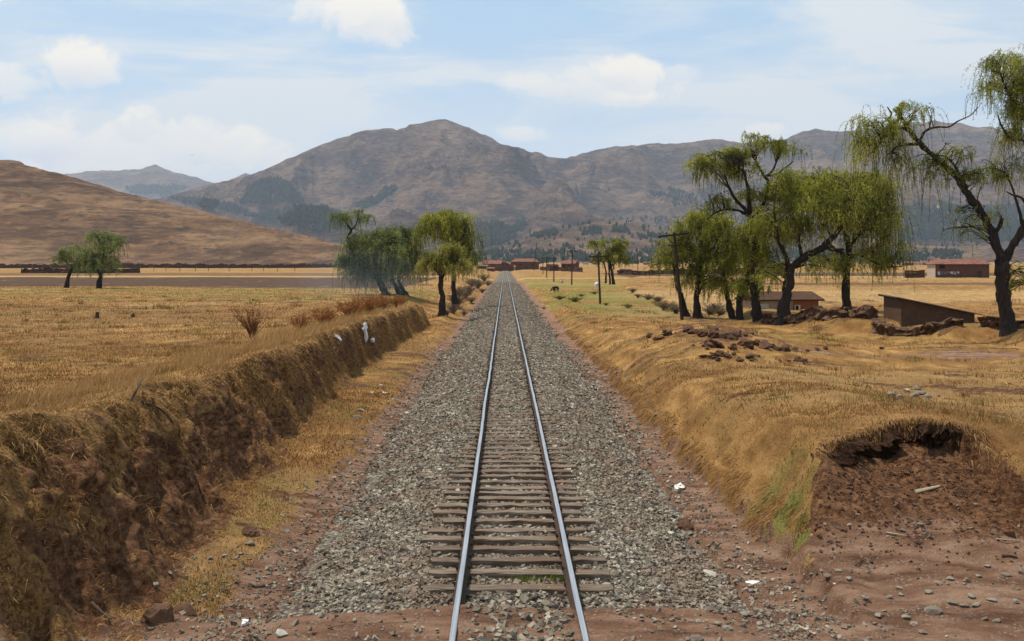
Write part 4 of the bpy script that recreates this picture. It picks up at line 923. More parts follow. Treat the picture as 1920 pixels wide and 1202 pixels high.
plant(MG, [([(448, 380), (470, 352), (495, 340), (520, 336), (545, 350), (566, 372), (560, 382), (500, 384)], 1), ([(320, 372), (380, 377), (440, 384), (470, 402), (500, 396), (600, 388), (640, 398), (660, 432), (590, 434), (520, 417), (440, 398), (380, 390)], 1),
           ([(668, 388), (700, 373), (740, 351), (748, 356), (714, 379), (690, 390)], 1), ([(898, 420), (925, 415), (952, 432), (975, 410), (985, 412), (965, 442), (930, 462), (905, 470)], .8),
           ([(1220, 365), (1260, 355), (1320, 372), (1320, 392), (1260, 388)], .45), ([(1660, 392), (1720, 385), (1940, 388), (1940, 455), (1660, 450)], .7), ([(1310, 395), (1440, 385), (1440, 430), (1300, 432)], .35),
           ([(880, 440), (1340, 395), (1700, 400), (1700, 470), (880, 470)], .025), ([(600, 300), (1300, 300), (1300, 430), (600, 430)], .001), ([(1140, 410), (1330, 405), (1330, 422), (1150, 418)], .5)], 14, 30)
plant(FG, [([(236, 352), (330, 349), (352, 356), (300, 368), (246, 362)], 1)], 25, 45)
plant(OG, [([(880, 474), (1000, 468), (1100, 474), (1300, 468), (1800, 474), (1800, 490), (880, 490)], .18), ([(1084, 430), (1128, 426), (1130, 440), (1090, 440)], .5), ([(1145, 424), (1175, 424), (1178, 438), (1150, 438)], .5), ([(920, 420), (1800, 410), (1800, 470), (920, 470)], .018),
           ([(1000, 440), (1040, 430), (1045, 437), (1005, 447)], .4), ([(1195, 440), (1300, 436), (1300, 445), (1195, 446)], .35)], 9, 20)
# tree rows on the plain in front of the foothills
m = 260; px = rng.uniform(885, 1720, m); Yp = rng.uniform(1900, 2900, m); k = vn(px * .03, 1.1 + 0 * px, 311) > .38; px, Yp = px[k], Yp[k]
TP.append(np.stack([(px - VX) * Yp / F, Yp, gz((px - VX) * Yp / F, Yp)], -1)); TH.append(rng.uniform(8, 20, len(px)))
TPa = np.concatenate(TP); THa = np.concatenate(TH); n = len(TPa)
a = np.arange(6) * math.pi / 3
ring = np.stack([np.cos(a), np.sin(a), 0 * a], -1)
lev = [(.0, .05), (.12, .24), (.45, .27), (.8, .14), (1.0, .02)]
pf = np.concatenate([ring * w_ + np.array([0, 0, h_]) for h_, w_ in lev])
Vt = pf[None] * (1 + rng.uniform(-.25, .25, (n, len(pf), 1)) * np.array([1, 1, 0])) * THa[:, None, None] * np.stack([rng.uniform(.7, 1.4, n)] * 2 + [np.ones(n)], -1)[:, None] + TPa[:, None] - np.array([0, 0, 1.0])
i, j = np.meshgrid(np.arange(4), np.arange(6), indexing='ij'); q = np.stack([i * 6 + j, i * 6 + (j + 1) % 6, (i + 1) * 6 + (j + 1) % 6, (i + 1) * 6 + j], -1).reshape(-1, 4)
fo = np_mesh('distant_forest', Vt, (q[None] + (np.arange(n) * 30)[:, None, None]).reshape(-1, 4), M_far)
tag(fo, 'dark blue green woods on the far slopes', kind='stuff')
# ------------------------------------------------------------------ buildings
def adobe_fn(base, bri=(9, 9, 26)):
    def fn(N):
        P = N.obj()
        b = N.n('ShaderNodeTexBrick', {'Vector': N.map(P, (1, 1, 1), (R(90), 0, 0)), 'Scale': 2.2, 'Mortar Size': .03, 'Color1': (.0, .0, .0), 'Color2': (1, 1, 1), 'Mortar': (.3, .3, .3)}).outputs['Color']
        a = N.noise(P, 1.6, 5, .6)
        lo = tuple(c * .72 for c in base); hi = tuple(c * 1.3 for c in base)
        col = N.mix(a, lo, hi); col = N.mix(N.m('MULTIPLY', N.n('ShaderNodeRGBToBW', {0: b}).outputs[0], .5), col, tuple(c * .45 for c in base))
        return bsdf(N, col, .95, bump=N.noise(P, 7, 4), bs=.6, bd=.03, spec=.05)
    return fn
M_adobe = material('adobe_brick', adobe_fn((.115, .058, .040)))
M_adobe_d = material('dark_adobe', adobe_fn((.085, .048, .032)))
M_adobe_l = material('pale_adobe', adobe_fn((.30, .175, .105)))
M_shed = material('shed_adobe', adobe_fn((.105, .063, .042)))
M_plast = material('pale_plaster', adobe_fn((.46, .37, .29)))
M_orange = material('orange_plaster', adobe_fn((.36, .14, .065)))
M_white = material('white_paint', lambda N: bsdf(N, N.mix(N.noise(N.obj(), 3, 4), (.58, .56, .52), (.76, .74, .70)), .7))
def tile_fn(N):
    P = N.obj(); w = N.n('ShaderNodeTexWave', {'Vector': P, 'Scale': 2.2, 'Distortion': .6, 'Detail': 2.0}, bands_direction='X').outputs['Color']
    a = N.noise(P, .9, 5, .65)
    col = N.ramp(a, [(.3, (.12, .055, .040)), (.5, (.20, .092, .065)), (.7, (.28, .145, .105))])
    return bsdf(N, col, .9, bump=w, bs=.7, bd=.06, spec=.05)
M_tile = material('red_roof_tile', tile_fn)
def tin_fn(N):
    P = N.obj(); w = N.n('ShaderNodeTexWave', {'Vector': P, 'Scale': 3.0}, bands_direction='Y').outputs['Color']
    a = N.noise(P, 1.3, 5, .65)
    return bsdf(N, N.ramp(a, [(.3, (.10, .085, .075)), (.6, (.20, .17, .15)), (.8, (.15, .075, .045))]), .7, metal=.2, bump=w, bs=.5, bd=.03)
M_tin = material('rusty_tin', tin_fn)
M_dark = material('dark_opening', lambda N: bsdf(N, (.012, .010, .009), .9))
M_timber = material('old_timber', lambda N: bsdf(N, N.mix(N.noise(N.map(N.obj(), (6, 6, .7)), 2, 5), (.022, .015, .012), (.075, .052, .040)), .95, spec=.05))

def roof_gable(m, w, d, h, rise, oh=.35, th=.12, hip=0.0):
    x0, x1, y0, y1 = -w / 2 - oh, w / 2 + oh, -d / 2 - oh, d / 2 + oh
    ze = h - rise * oh / (d / 2)
    for k in (0, 1):
        dz = th if k == 0 else 0
    V = [(x0, y0, ze), (x1, y0, ze), (x1, y1, ze), (x0, y1, ze), (x0 + hip, 0, h + rise), (x1 - hip, 0, h + rise)]
    V2 = [(x, y, z + th) for x, y, z in V]
    m.add(V + V2, [(6, 7, 11, 10), (8, 9, 10, 11), (7, 8, 11), (9, 6, 10), (0, 4, 5, 1), (2, 5, 4, 3), (1, 5, 2), (3, 4, 0), (0, 1, 7, 6), (1, 2, 8, 7), (2, 3, 9, 8), (3, 0, 6, 9)])
def gable_house(name, label, cat, loc, rz, w, d, h, rise, wallm, roofm, windows=(), doors=(), hip=0.0, group=None, oh=.35, gable_mat=None):
    t = thing(name, label, cat, loc, rz, group)
    m = MB(); m.add([(-w/2, -d/2, -.8), (w/2, -d/2, -.8), (w/2, d/2, -.8), (-w/2, d/2, -.8), (-w/2, -d/2, h), (w/2, -d/2, h), (w/2, d/2, h), (-w/2, d/2, h)],
                    [(0, 1, 5, 4), (1, 2, 6, 5), (2, 3, 7, 6), (3, 0, 4, 7), (4, 5, 6, 7)])
    if hip == 0:
        m.add([(-w/2, -d/2, h + .002), (-w/2, d/2, h + .002), (-w/2, 0, h + rise - .03)], [(0, 2, 1)]); m.add([(w/2, -d/2, h + .002), (w/2, d/2, h + .002), (w/2, 0, h + rise - .03)], [(0, 1, 2)])
    m.build('wall', wallm, t)
    if gable_mat:
        g = MB(); g.box(-w/2 - .05, -w/2 - .004, -d/2 + .02, d/2 - .02, -.5, h - .1); g.build('gable_wall', gable_mat, t)
    r_ = MB(); roof_gable(r_, w, d, h, rise, oh, .12, hip); r_.build('roof', roofm, t)
    for (x, z, ww, hh) in windows:
        f = MB(); y = -d / 2
        f.box(x - ww/2 - .08, x + ww/2 + .08, y - .05, y - .003, z - .08, z); f.box(x - ww/2 - .08, x + ww/2 + .08, y - .05, y - .003, z + hh, z + hh + .08)
        f.box(x - ww/2 - .08, x - ww/2, y - .05, y - .003, z + .001, z + hh - .001); f.box(x + ww/2, x + ww/2 + .08, y - .05, y - .003, z + .001, z + hh - .001)
        fo_ = f.build('window', M_timber, t); p = MB(); p.box(x - ww/2, x + ww/2, y - .02, y - .004, z, z + hh); p.build('pane', M_dark, fo_)
    for (x, ww, hh) in doors:
        p = MB(); p.box(x - ww/2, x + ww/2, -d/2 - .04, -d/2 - .004, 0, hh); p.build('door', M_timber, t)
    return t
def gl(px, Y, dz=0.0):
    x = (px - VX) * Y / F; return (x, Y, float(gz(x, Y)[0]) + dz)
gable_house('adobe_house', 'long adobe house with hipped red tile roof at the far end of the track', 'house', gl(984, 706), 0, 18.0, 8, 5.0, 1.9, M_adobe, M_tile, [(-3, 2.6, .9, .9), (5, 2.6, .9, .9)], [(1, 1.2, 2.2)], hip=3.0)
gable_house('adobe_house', 'adobe house with red tile roof left of the rails end, behind a low yard wall', 'house', gl(924, 735), R(-14), 13.0, 7, 4.4, 2.1, M_adobe, M_tile, [(-2, 2.2, .9, .9)], [(3, 1.1, 2.2)])
gable_house('adobe_house', 'small red roof peeping between the two big houses at the rails end', 'house', gl(951, 752), R(70), 6.5, 5.5, 4.6, 1.5, M_adobe, M_tile, [(0, 2, .8, .8)], [])
gable_house('adobe_house', 'square adobe house with light orange roof behind the poles, pale gable wall', 'house', gl(1069, 600), R(-28), 8.2, 5.6, 4.2, 1.5, M_adobe, M_tile, [(-2.4, 2.2, 1.2, 1.2), (.6, 2.2, 1.2, 1.2)], [(2.6, 1, 2)], gable_mat=M_plast)
gable_house('adobe_house', 'narrow dark adobe house with flat looking roof, left of the light orange roof', 'house', gl(1036, 622), R(20), 5.4, 4.5, 3.2, .7, M_adobe, M_adobe_d, [(.5, 1.6, .8, .8)], [])
gable_house('tin_shed', 'low shed with rusty roof at the left end of the village', 'shed', gl(905, 655), R(10), 5.2, 4, 1.7, .7, M_adobe_d, M_tin, [], [(.5, .9, 1.4)])
gable_house('tin_shed', 'tiny shed beside the rails, under the red roofed houses', 'shed', gl(920, 640), R(-8), 4.2, 3.5, 1.6, .6, M_adobe, M_tile, [], [(-.4, .9, 1.3)])
t = gable_house('farmhouse', 'brown farmhouse with red tile roof and pale end wall behind the largest willow', 'farmhouse', gl(1796, 296, -.1), R(-4), 14.0, 7.0, 3.9, 1.2, M_adobe, M_tile, [(-5.3, 2.7, 1.3, .9)], [(4.5, 1.1, 2.0)], hip=1.5, oh=.45, gable_mat=M_plast)
# orange house behind the wall
t = gable_house('orange_house', 'small house with orange and pale walls half hidden behind the leaning willow', 'house', gl(1460, 88, -.8), R(8), 4.9, 4.2, 1.5, .5, M_plast, M_tin, [], [], oh=.35)
for ch in t.children:
    if ch.name.startswith('roof'): ch.data.materials[0] = M_adobe_d
o = MB(); o.box(.35, 2.41, -2.16, -2.104, -.3, 1.48); o.build('orange_wall', M_orange, t)
f = MB(); f.box(.45, .9, -2.2, -2.163, .5, 1.1); fw = f.build('window', M_white, t); p = MB(); p.box(.52, .74, -2.22, -2.203, .56, 1.04); p.build('pane', M_dark, fw)
f = MB(); f.box(-2.4, -1.7, -2.15, -2.104, -.3, 1.2); f.build('door', M_white, t)
# tin roofed shed
cx, cy = at(1690, 600, 63.6)[:2]; zb_ = float(gz(cx + 1, cy + 3)[0])
t = thing('adobe_shed', 'low mud brick shed with sloping tin roof behind the adobe wall', 'shed', (cx, cy, zb_ - .05), R(-4))
m = MB(); w, d, h0, h1 = 4.15, 6.5, 1.42, .55; sk = .75
m.add([(0, 0, -.6), (w, 0, -.6), (w + sk, d, -.6), (sk, d, -.6), (0, 0, h0), (w, 0, h1), (w + sk, d, h1), (sk, d, h0)], [(3, 2, 1, 0), (4, 5, 6, 7), (0, 1, 5, 4), (1, 2, 6, 5), (2, 3, 7, 6), (3, 0, 4, 7)])
m.build('wall', M_shed, t)
sl_ = (h1 - h0) / w
def rz_(x): return h0 + sl_ * x
r_ = MB(); x0, x1 = -.28, w + .5
r_.add([(x0 - .02, -.3, rz_(x0) + .01), (x1 - .02, -.3, rz_(x1) + .01), (x1 + sk, d + .3, rz_(x1) + .01), (x0 + sk, d + .3, rz_(x0) + .01), (x0 - .02, -.3, rz_(x0) + .06), (x1 - .02, -.3, rz_(x1) + .06), (x1 + sk, d + .3, rz_(x1) + .06), (x0 + sk, d + .3, rz_(x0) + .06)],
       [(3, 2, 1, 0), (4, 5, 6, 7), (0, 1, 5, 4), (1, 2, 6, 5), (2, 3, 7, 6), (3, 0, 4, 7)])
ro = r_.build('roof', M_tin, t)
for k in range(7):
    b = MB(); y0 = .15 + k * .98; xs = sk * y0 / d
    b.tube([(xs - .42, y0, rz_(-.42) - .045), (xs + .3, y0, rz_(.3) - .045)], .045, 6); b.build('rafter', M_timber, ro)
# ------------------------------------------------------------------ adobe walls
def rough_wall(name, label, pts, h, th, mat, seed, cat='wall', jag=.22, course=.22, step=.13):
    P = np.array(pts, float); sg = np.hypot(*np.diff(P[:, :2], axis=0).T); L = sg.sum(); n = max(6, int(L / step)); s = np.linspace(0, L, n); cum = np.concatenate([[0], np.cumsum(sg)])
    x = np.interp(s, cum, P[:, 0]); y = np.interp(s, cum, P[:, 1]); z0 = gz(x, y)
    tx, ty = np.gradient(x), np.gradient(y); l = np.hypot(tx, ty); nx_, ny_ = -ty / l, tx / l
    hh = h * (1 + jag * 1.6 * fbm(s * .35, 0 * s + seed, 3, 400 + seed)) + h * jag * .8 * fbm(s * 2.1, 0 * s, 2, 410 + seed)
    nz = 7; V = []
    for sd in (-1, 1):
        for k in range(nz + 1):
            f = k / nz; zz = -.4 + (hh + .4) * f; wd = th * (1.15 - .3 * f) * .5
            b = wd + .55 * th * fbm(s * 2.6, zz * 4.5 + sd * 9, 4, 420 + seed) + .18 * th * np.sign(fbm(s * 1.4, np.floor(zz / course) * 3.7 + sd, 2, 430 + seed))
            V.append(np.stack([x + sd * nx_ * b, y + sd * ny_ * b, z0 + zz], -1))
    V = np.stack(V, 0); K = nz + 1; ixx = np.arange(2 * K * n).reshape(2 * K, n); Fc = []
    for a, b in [(k, k + 1) for k in range(nz)]:
        Fc.append(np.stack([ixx[a, :-1], ixx[a, 1:], ixx[b, 1:], ixx[b, :-1]], -1)); Fc.append(np.stack([ixx[K + b, :-1], ixx[K + b, 1:], ixx[K + a, 1:], ixx[K + a, :-1]], -1))
    Fc.append(np.stack([ixx[nz, :-1], ixx[nz, 1:], ixx[K + nz, 1:], ixx[K + nz, :-1]], -1))
    for e in (0, n - 1):
        for k in range(nz): Fc.append(np.array([[ixx[k, e], ixx[k + 1, e], ixx[K + k + 1, e], ixx[K + k, e]]]))
    bx, by, bz = x[n // 2], y[n // 2], z0[n // 2]
    o = np_mesh(name, V.reshape(-1, 3) - np.array([bx, by, bz]), np.concatenate(Fc), mat, loc=(bx, by, bz))
    tag(o, label, cat, None, 'thing'); return o
def pw(lst): return [((px - VX) * Y / F, Y) for px, Y in lst]
def mud_fn(N):
    P = N.obj(); a = N.noise(P, 3.5, 6, .65)
    return bsdf(N, N.ramp(a, [(.3, (.040, .023, .015)), (.52, (.110, .064, .040)), (.70, (.20, .125, .075))]), .95, bump=a, bs=.9, bd=.08, spec=.05)
M_mud = material('mud_rubble', mud_fn)
rough_wall('adobe_wall', 'crumbling mud wall between the leaning willow and the tin roofed shed', pw([(1432, 75.5), (1500, 72.8), (1570, 70.2), (1636, 67)]), .62, .55, M_mud, 1)
rough_wall('adobe_wall', 'crumbling mud wall of heaped blocks in front of the tin roofed shed', pw([(1640, 64.5), (1700, 61.6), (1760, 60.6), (1806, 60.2)]), .50, .6, M_mud, 2)
rough_wall('adobe_wall', 'low broken mud wall beside the foot of the largest willow, at the right edge', pw([(1838, 59.5), (1880, 58.5), (1960, 57)]), .42, .6, M_mud, 3)
rough_wall('adobe_wall', 'low adobe yard wall across the end of the rails', pw([(928, 694), (964, 694)]), 3.8, .5, M_adobe, 4, jag=.03, course=1, step=1)
rough_wall('adobe_wall', 'ragged adobe wall right of the village, below the orange roof', pw([(1013, 655), (1058, 610), (1092, 560)]), 2.2, .5, M_adobe_d, 5, jag=.12, course=1, step=1)
rough_wall('adobe_wall', 'long dark field wall behind the three trunked willow', pw([(1158, 430), (1262, 405), (1420, 400)]), 2.0, .6, M_adobe_d, 6, jag=.12, course=1, step=1)
rough_wall('adobe_wall', 'long dark earth wall at the foot of the left hill', pw([(-260, 690), (60, 715), (300, 730), (520, 745), (680, 800)]), 2.7, .8, M_adobe_d, 7, jag=.16, course=2, step=1.2)
rough_wall('adobe_wall', 'short brown field wall behind the two small willows on the far left', pw([(40, 420), (150, 415), (262, 430)]), 1.9, .6, M_adobe_d, 8, jag=.16, course=1, step=1)
rough_wall('adobe_wall', 'low flat roofed ruin wall left of the farmhouse', pw([(1696, 288), (1734, 286)]), 2.0, .6, M_adobe_d, 9, jag=.05, course=1, step=.7)
# fence posts far left
fp0 = None
for k, px in enumerate([262, 288, 311, 337, 366, 391, 430, 472, 494, 520, 553]):
    x, y_, z_ = gl(px, 505 + rng.uniform(-6, 6))
    if fp0 is None:
        m = MB(); m.tube([(0, 0, -.3), (.02, 0, .8), (.0, .02, 1.75)], [.13, .12, .10], 6); fp0 = m.build('fence_post', M_timber); o = fp0
    else: o = fp0.copy(); COL.objects.link(o)
    o.location = (x, y_, z_); o.rotation_euler = (0, rng.normal(0, .05), 0); o.scale = (1, 1, rng.uniform(.8, 1.1))
    tag(o, 'thin dark fence post before the long earth wall at the hill foot', 'fence post', 'fence posts at the foot of the left hill')
# tiny houses across the valley
for k, (px, Y, w) in enumerate([(1098, 1700, 9), (1118, 1750, 12), (1172, 1900, 10), (1212, 1650, 9), (1330, 1500, 11), (1702, 1250, 12), (1722, 1300, 9), (1735, 1500, 8), (630, 2100, 12), (655, 2300, 11), (868, 1500, 10), (887, 1350, 9), (1070, 1500, 8), (1258, 1800, 12)]):
    gable_house('distant_house', 'tiny house far across the valley floor below the mountains', 'house', gl(px, Y, 0), rng.uniform(-.4, .4), w, 6, 3, 1.5, [M_plast, M_adobe][k % 2], M_tile, group='tiny houses far across the valley')

# ------------------------------------------------------------------ poles
def hit(px, py):                                     # ground point seen at a photo pixel
    Y = np.concatenate([np.arange(9, 60, .04), np.geomspace(60, 900, 1500)]); X = (px - VX) * Y / F; z = land(X, Y)
    inb = np.abs(X - XT) < 3.2; z = np.where(inb, np.maximum(z, bed_z(X, Y)) if True else z, z)
    ray = HC - (py - VY) * Y / F; k = int(np.argmax(ray <= z)); return float(X[k]), float(Y[k]), float(z[k])
def pole(label, px, Y, top, lean, arm=None, arm2=None, r0=.12, group=None, ins=True):
    if Y < 100: Y = hit(px, 600)[1]
    x, y_, z_ = gl(px, Y); ztop = HC - (top - VY) * Y / F; h = ztop - z_; lx_ = lean * Y / F
    t = thing('utility_pole', label, 'pole', (x, y_, z_), 0, group)
    m = MB(); m.tube([(-lx_ * .06, 0, -.5), (lx_ * .3, 0.02, h * .3), (lx_ * .68, 0, h * .68), (lx_, 0, h)], [r0 * 1.15, r0, r0 * .9, r0 * .78], 8); m.build('post', M_timber, t, smooth=False)
    if arm:
        a0, a1, ay, tl = arm; za = HC - (ay - VY) * Y / F - z_; xa = lx_ * za / h
        b0, b1 = (a0 - px) * Y / F, (a1 - px) * Y / F
        m = MB(); m.add([(b0, -.16, za - .07 - tl), (b1, -.16, za - .07 + tl), (b1, -.04, za - .07 + tl), (b0, -.04, za - .07 - tl), (b0, -.16, za + .07 - tl), (b1, -.16, za + .07 + tl), (b1, -.04, za + .07 + tl), (b0, -.04, za + .07 - tl)],
                        [(3, 2, 1, 0), (4, 5, 6, 7), (0, 1, 5, 4), (1, 2, 6, 5), (2, 3, 7, 6), (3, 0, 4, 7)])
        co = m.build('crossarm', M_timber, t)
        for f in (.06, .28, .72, .94):
            if ins:
                i_ = MB(); xi = b0 + (b1 - b0) * f; zi = za + .07 - tl + 2 * tl * f
                i_.tube([(xi, -.1, zi), (xi, -.1, zi + .09)], .02, 6); i_.tube([(xi, -.1, zi + .08), (xi, -.1, zi + .13), (xi, -.1, zi + .19)], [.05, .06, .03], 8); i_.build('insulator', M_glass, co)
        for sgn in (-1, 1):
            br_ = MB(); br_.tube([(xa + sgn * .10, -.1, za - .62), (xa + sgn * .62, -.1, za - .10 + sgn * tl * .5)], .028, 5); br_.build('brace', M_timber, t)
    if arm2:
        a0, a1, ay = arm2; za = HC - (ay - VY) * Y / F - z_; b0, b1 = (a0 - px) * Y / F, (a1 - px) * Y / F
        m = MB(); m.box(b0, b1, -.15, -.05, za - .05, za + .05); m.build('crossarm', M_timber, t)
    return t
M_glass = material('dark_glass_insulator', lambda N: bsdf(N, (.05, .06, .06), .25, spec=.5))
pt = pole('tilted dark utility pole with a long slanting crossarm, nearest of the row', 1279, 72, 436, -15, (1234, 1290, 441, .13), (1252, 1273, 460.5), .115)
tg = MB(); tg.box(-.06, .06, -.145, -.135, 2.0, 2.16); tg.build('number_plate', M_white, pt)
pole('thin utility pole with a faint crossarm, standing before the white horse', 1125.5, 118, 473, -4, (1104, 1142, 481, .05), None, .11)
pole('utility pole with double crossarm, in line with the square house with light orange roof', 1072, 216, 468, 1, (1063, 1084, 471, 0), (1066, 1080, 480), .13)
pole('utility pole with plain crossarm behind the seated person', 1038.5, 258, 482, 0, (1026, 1046, 484.5, 0), None, .13, ins=False)
pole('far utility pole with short crossarm, left of the seated person', 1025, 330, 482, 0, (1016, 1034, 484, 0), None, .14, ins=False)
pole('farthest slim pole of the row, close to the village houses', 1018, 420, 478, 0, None, None, .13)
pole('tall thin leaning mast rising over the roof of the long hipped house', 1001, 640, 456, 5, None, None, .22)
pole('thin leaning mast beside the square house with the light orange roof', 1055, 640, 466, 4, None, None, .20)
pole('lone slim post on the plain between the three trunked willow and the right clump', 1196, 480, 474, 0, None, None, .14)
# signal post by the rails' end
x, y_, z_ = gl(965, 575)
t = thing('track_sign', 'white trackside post with yellow diamond board by the rails end', 'sign', (x, y_, z_))
m = MB(); m.tube([(0, 0, -.3), (0, 0, 2.9)], .13, 8); m.build('post', M_white, t)
M_yel = material('yellow_paint', lambda N: bsdf(N, (.55, .33, .05), .6)); M_blk = material('black_paint', lambda N: bsdf(N, (.02, .02, .02), .6))
m = MB(); s = .85; m.prism([(0, 3.1 - s), (s, 3.1), (0, 3.1 + s), (-s, 3.1)], -.20, -.15); m.build('board', M_yel, t)
m = MB(); m.box(-.30, .30, -.152 + .0, -.131, 1.55, 1.95); m.build('band', M_blk, t)
# line of washing by the farmhouse
x0, y0, z0 = gl(1756, 286); x1, y1, z1 = gl(1804, 285)
t = thing('clothesline', 'clothesline strung before the farmhouse wall', 'clothesline', (x0, y0, z0))
for dx in (0, x1 - x0):
    m = MB(); m.tube([(dx, 0, -.3), (dx, 0, 1.9)], .05, 6); m.build('post', M_timber, t)
m = MB(); m.tube([(0, 0, 1.8), ((x1 - x0) / 2, 0, 1.62), (x1 - x0, 0, 1.8)], .012, 5); m.build('line', M_dark, t)
cl = [((.34, .35, .38), 'white'), ((.06, .10, .22), 'blue'), ((.16, .10, .09), 'brown'), ((.10, .15, .28), 'blue'), ((.38, .38, .39), 'white'), ((.20, .21, .23), 'grey'), ((.36, .36, .36), 'white')]
place = ['at the left end of the clothesline', 'second on the clothesline', 'left of the middle of the clothesline', 'in the middle of the clothesline', 'right of the middle of the clothesline', 'second from the right on the clothesline', 'at the right end of the clothesline']
for k, (c, nm) in enumerate(cl):
    w = rng.uniform(.3, .8); h = rng.uniform(.35, .9); xx = x0 + .6 + (x1 - x0 - 1.2) * k / 6
    mt = material('cloth_' + nm, lambda N, c=c: bsdf(N, c, .9))
    zt = z0 + 1.68; m = MB(); xs = np.linspace(-w / 2, w / 2, 7)
    fr = [(q, -.03 + .05 * math.sin(q * 14 + k), -h * (1 + .06 * math.sin(q * 9))) for q in xs]; tp = [(q, 0, 0) for q in xs]; bk_ = [(a, b + .02, c_) for a, b, c_ in fr]; tb = [(a, b + .02, c_) for a, b, c_ in tp]
    m.add(tp + fr + tb + bk_, [(i, i + 7, i + 8, i + 1) for i in range(6)] + [(14 + i, 15 + i, 22 + i, 21 + i) for i in range(6)])
    o = m.build('garment', mt, loc=(xx, y0, zt)); tag(o, f'small {nm} garment hanging {place[k]}', 'garment', 'washing on the clothesline')
# ------------------------------------------------------------------ stones, clods, shrubs, litter
def lump_mesh(name, seed, rad, mat, sub=3, rough=.35, flat=(1, 1, 1), chip=0, smooth=False):
    bm = bmesh.new(); bmesh.ops.create_icosphere(bm, subdivisions=sub, radius=1.0)
    r = np.random.default_rng(seed); V = np.array([v.co[:] for v in bm.verts]); N0 = V.copy()
    n = fbm(V[:, 0] * 1.3 + seed, V[:, 1] * 1.3 + V[:, 2] * 1.7, 4, seed) ; V = N0 * (1 + rough * n[:, None])
    for _ in range(chip):
        d = r.normal(0, 1, 3); d /= np.linalg.norm(d); c = r.uniform(.50, .80); q = V @ d; V -= np.clip(q - c, 0, 9)[:, None] * d
    V = V * np.array(flat) * rad
    for v, p in zip(bm.verts, V): v.co = p
    me = bpy.data.meshes.new(name); bm.to_mesh(me); bm.free(); me.materials.append(mat)
    me.polygons.foreach_set('use_smooth', [smooth] * len(me.polygons)); return me
def rock_fn(lo, hi):
    def fn(N):
        P = N.obj(); a = N.noise(P, 9, 5, .65); b = N.noise(P, 2.5, 4)
        return bsdf(N, N.mix(N.m('MULTIPLY', N.step(b, .5, .7), .5), N.mix(a, lo, hi), (.14, .08, .05)), .9, bump=a, bs=.6, bd=.02, spec=.15)
    return fn
M_rock = material('grey_rock', rock_fn((.11, .098, .08), (.30, .265, .21)))
M_rockp = material('pale_rock', rock_fn((.25, .23, .19), (.46, .42, .355)))
M_rockb = material('brown_rock', rock_fn((.095, .075, .058), (.24, .195, .15)))
M_clod = material('earth_clod', rock_fn((.034, .017, .010), (.140, .072, .042)))
def put(name, me, label, cat, p, rz, sc=(1, 1, 1), group=None, sink=0.0):
    o = bpy.data.objects.new(name, me); COL.objects.link(o); o.location = (p[0], p[1], p[2] - sink); o.rotation_euler = (rng.normal(0, .12), rng.normal(0, .12), rz); o.scale = sc
    return tag(o, label, cat, group)
# flat slab in the left ditch
p = hit(800, 752); me = lump_mesh('rock', 3, .32, M_rockb, 3, .18, (1.05, .7, .38), 7); put('rock', me, 'large flat brown rock at the left foot of the ballast', 'rock', p, .25, sink=-.03)
sm = [lump_mesh('stone', 40 + k, .10, [M_rock, M_rock, M_rockb][k % 3], 2, .25, (1.2, .9, .62), 6) for k in range(6)]
smp = [lump_mesh('stone', 60 + k, .10, M_rockp, 2, .25, (1.15, .85, .6), 6) for k in range(4)]
for px, py, r_, lab in [(761, 773, 1.3, 'rounded pale stone at the left edge of the ballast, below the large flat rock'), (755, 787, 1.0, 'long pale stone just below the rounded pale stone at the left ballast edge'), (714, 721, 1.1, 'white round stone on the grassy verge below the left bank'),
                        (678, 768, 1.2, 'grey stone low on the left verge beside a smaller one'), (672, 781, 1.3, 'flat grey stone on the left verge, nearest of a pair'), (1333, 1077, 1.3, 'pale square stone at the right edge of the ballast near the crossing'),
                        (1103, 715, 1.5, 'reddish flat stone in the dirt right of the ballast'), (470, 1018, 1.0, 'grey stone beside the dark clod on the left verge'), (529, 1190, 0.9, 'pale stone at the bottom of the left road edge'), (1749, 1146, 1.2, 'grey angular stone alone in the middle of the dirt road at right'),
                        (697, 735, .9, 'brown stone on the left verge below the white round stone'), (1112, 722, 1.1, 'small whitish stone right of the ballast, next to the reddish flat stone')]:
    p = hit(px, py + 3); pale = 'pale' in lab or 'white' in lab
    put('stone', (smp if pale else sm)[int(rng.integers(0, 4))], lab, 'stone', p, rng.uniform(0, 6), (r_, r_, r_ * .9), sink=-.02)
for px, py, r_ in [(1646, 1157, .8), (1698, 1159, .9), (1714, 1172, .9), (1731, 1189, .9), (1667, 1122, .8), (1622, 1127, .7), (1788, 1135, .9), (1806, 1138, .85), (1829, 1138, .9), (1822, 1122, .8), (1860, 1128, 1.0), (1782, 1088, .8), (1742, 1113, .8), (1760, 1097, .7), (1812, 1090, .8), (1835, 1082, .7),
                   (1885, 1080, .9), (1690, 1118, .6), (1396, 1155, .9), (1362, 1179, 1.0), (1346, 1172, .8), (1310, 1168, .7), (1308, 1200, .9), (1424, 1172, .7), (1508, 1157, .6), (1592, 1089, .8), (1553, 1089, .7), (1380, 1106, .8), (1410, 1110, .8), (1475, 1106, .7), (1868, 1168, .7), (1905, 1130, .8), (1620, 1126, .6), (1852, 1063, .7)]:
    p = hit(px, py); r_ *= .72; put('stone', sm[int(rng.integers(0, 6))], 'small grey stone lying on the red dirt road right of the crossing', 'stone', p, rng.uniform(0, 6), (r_, r_, r_ * .8), 'stones on the dirt road', sink=-.015)
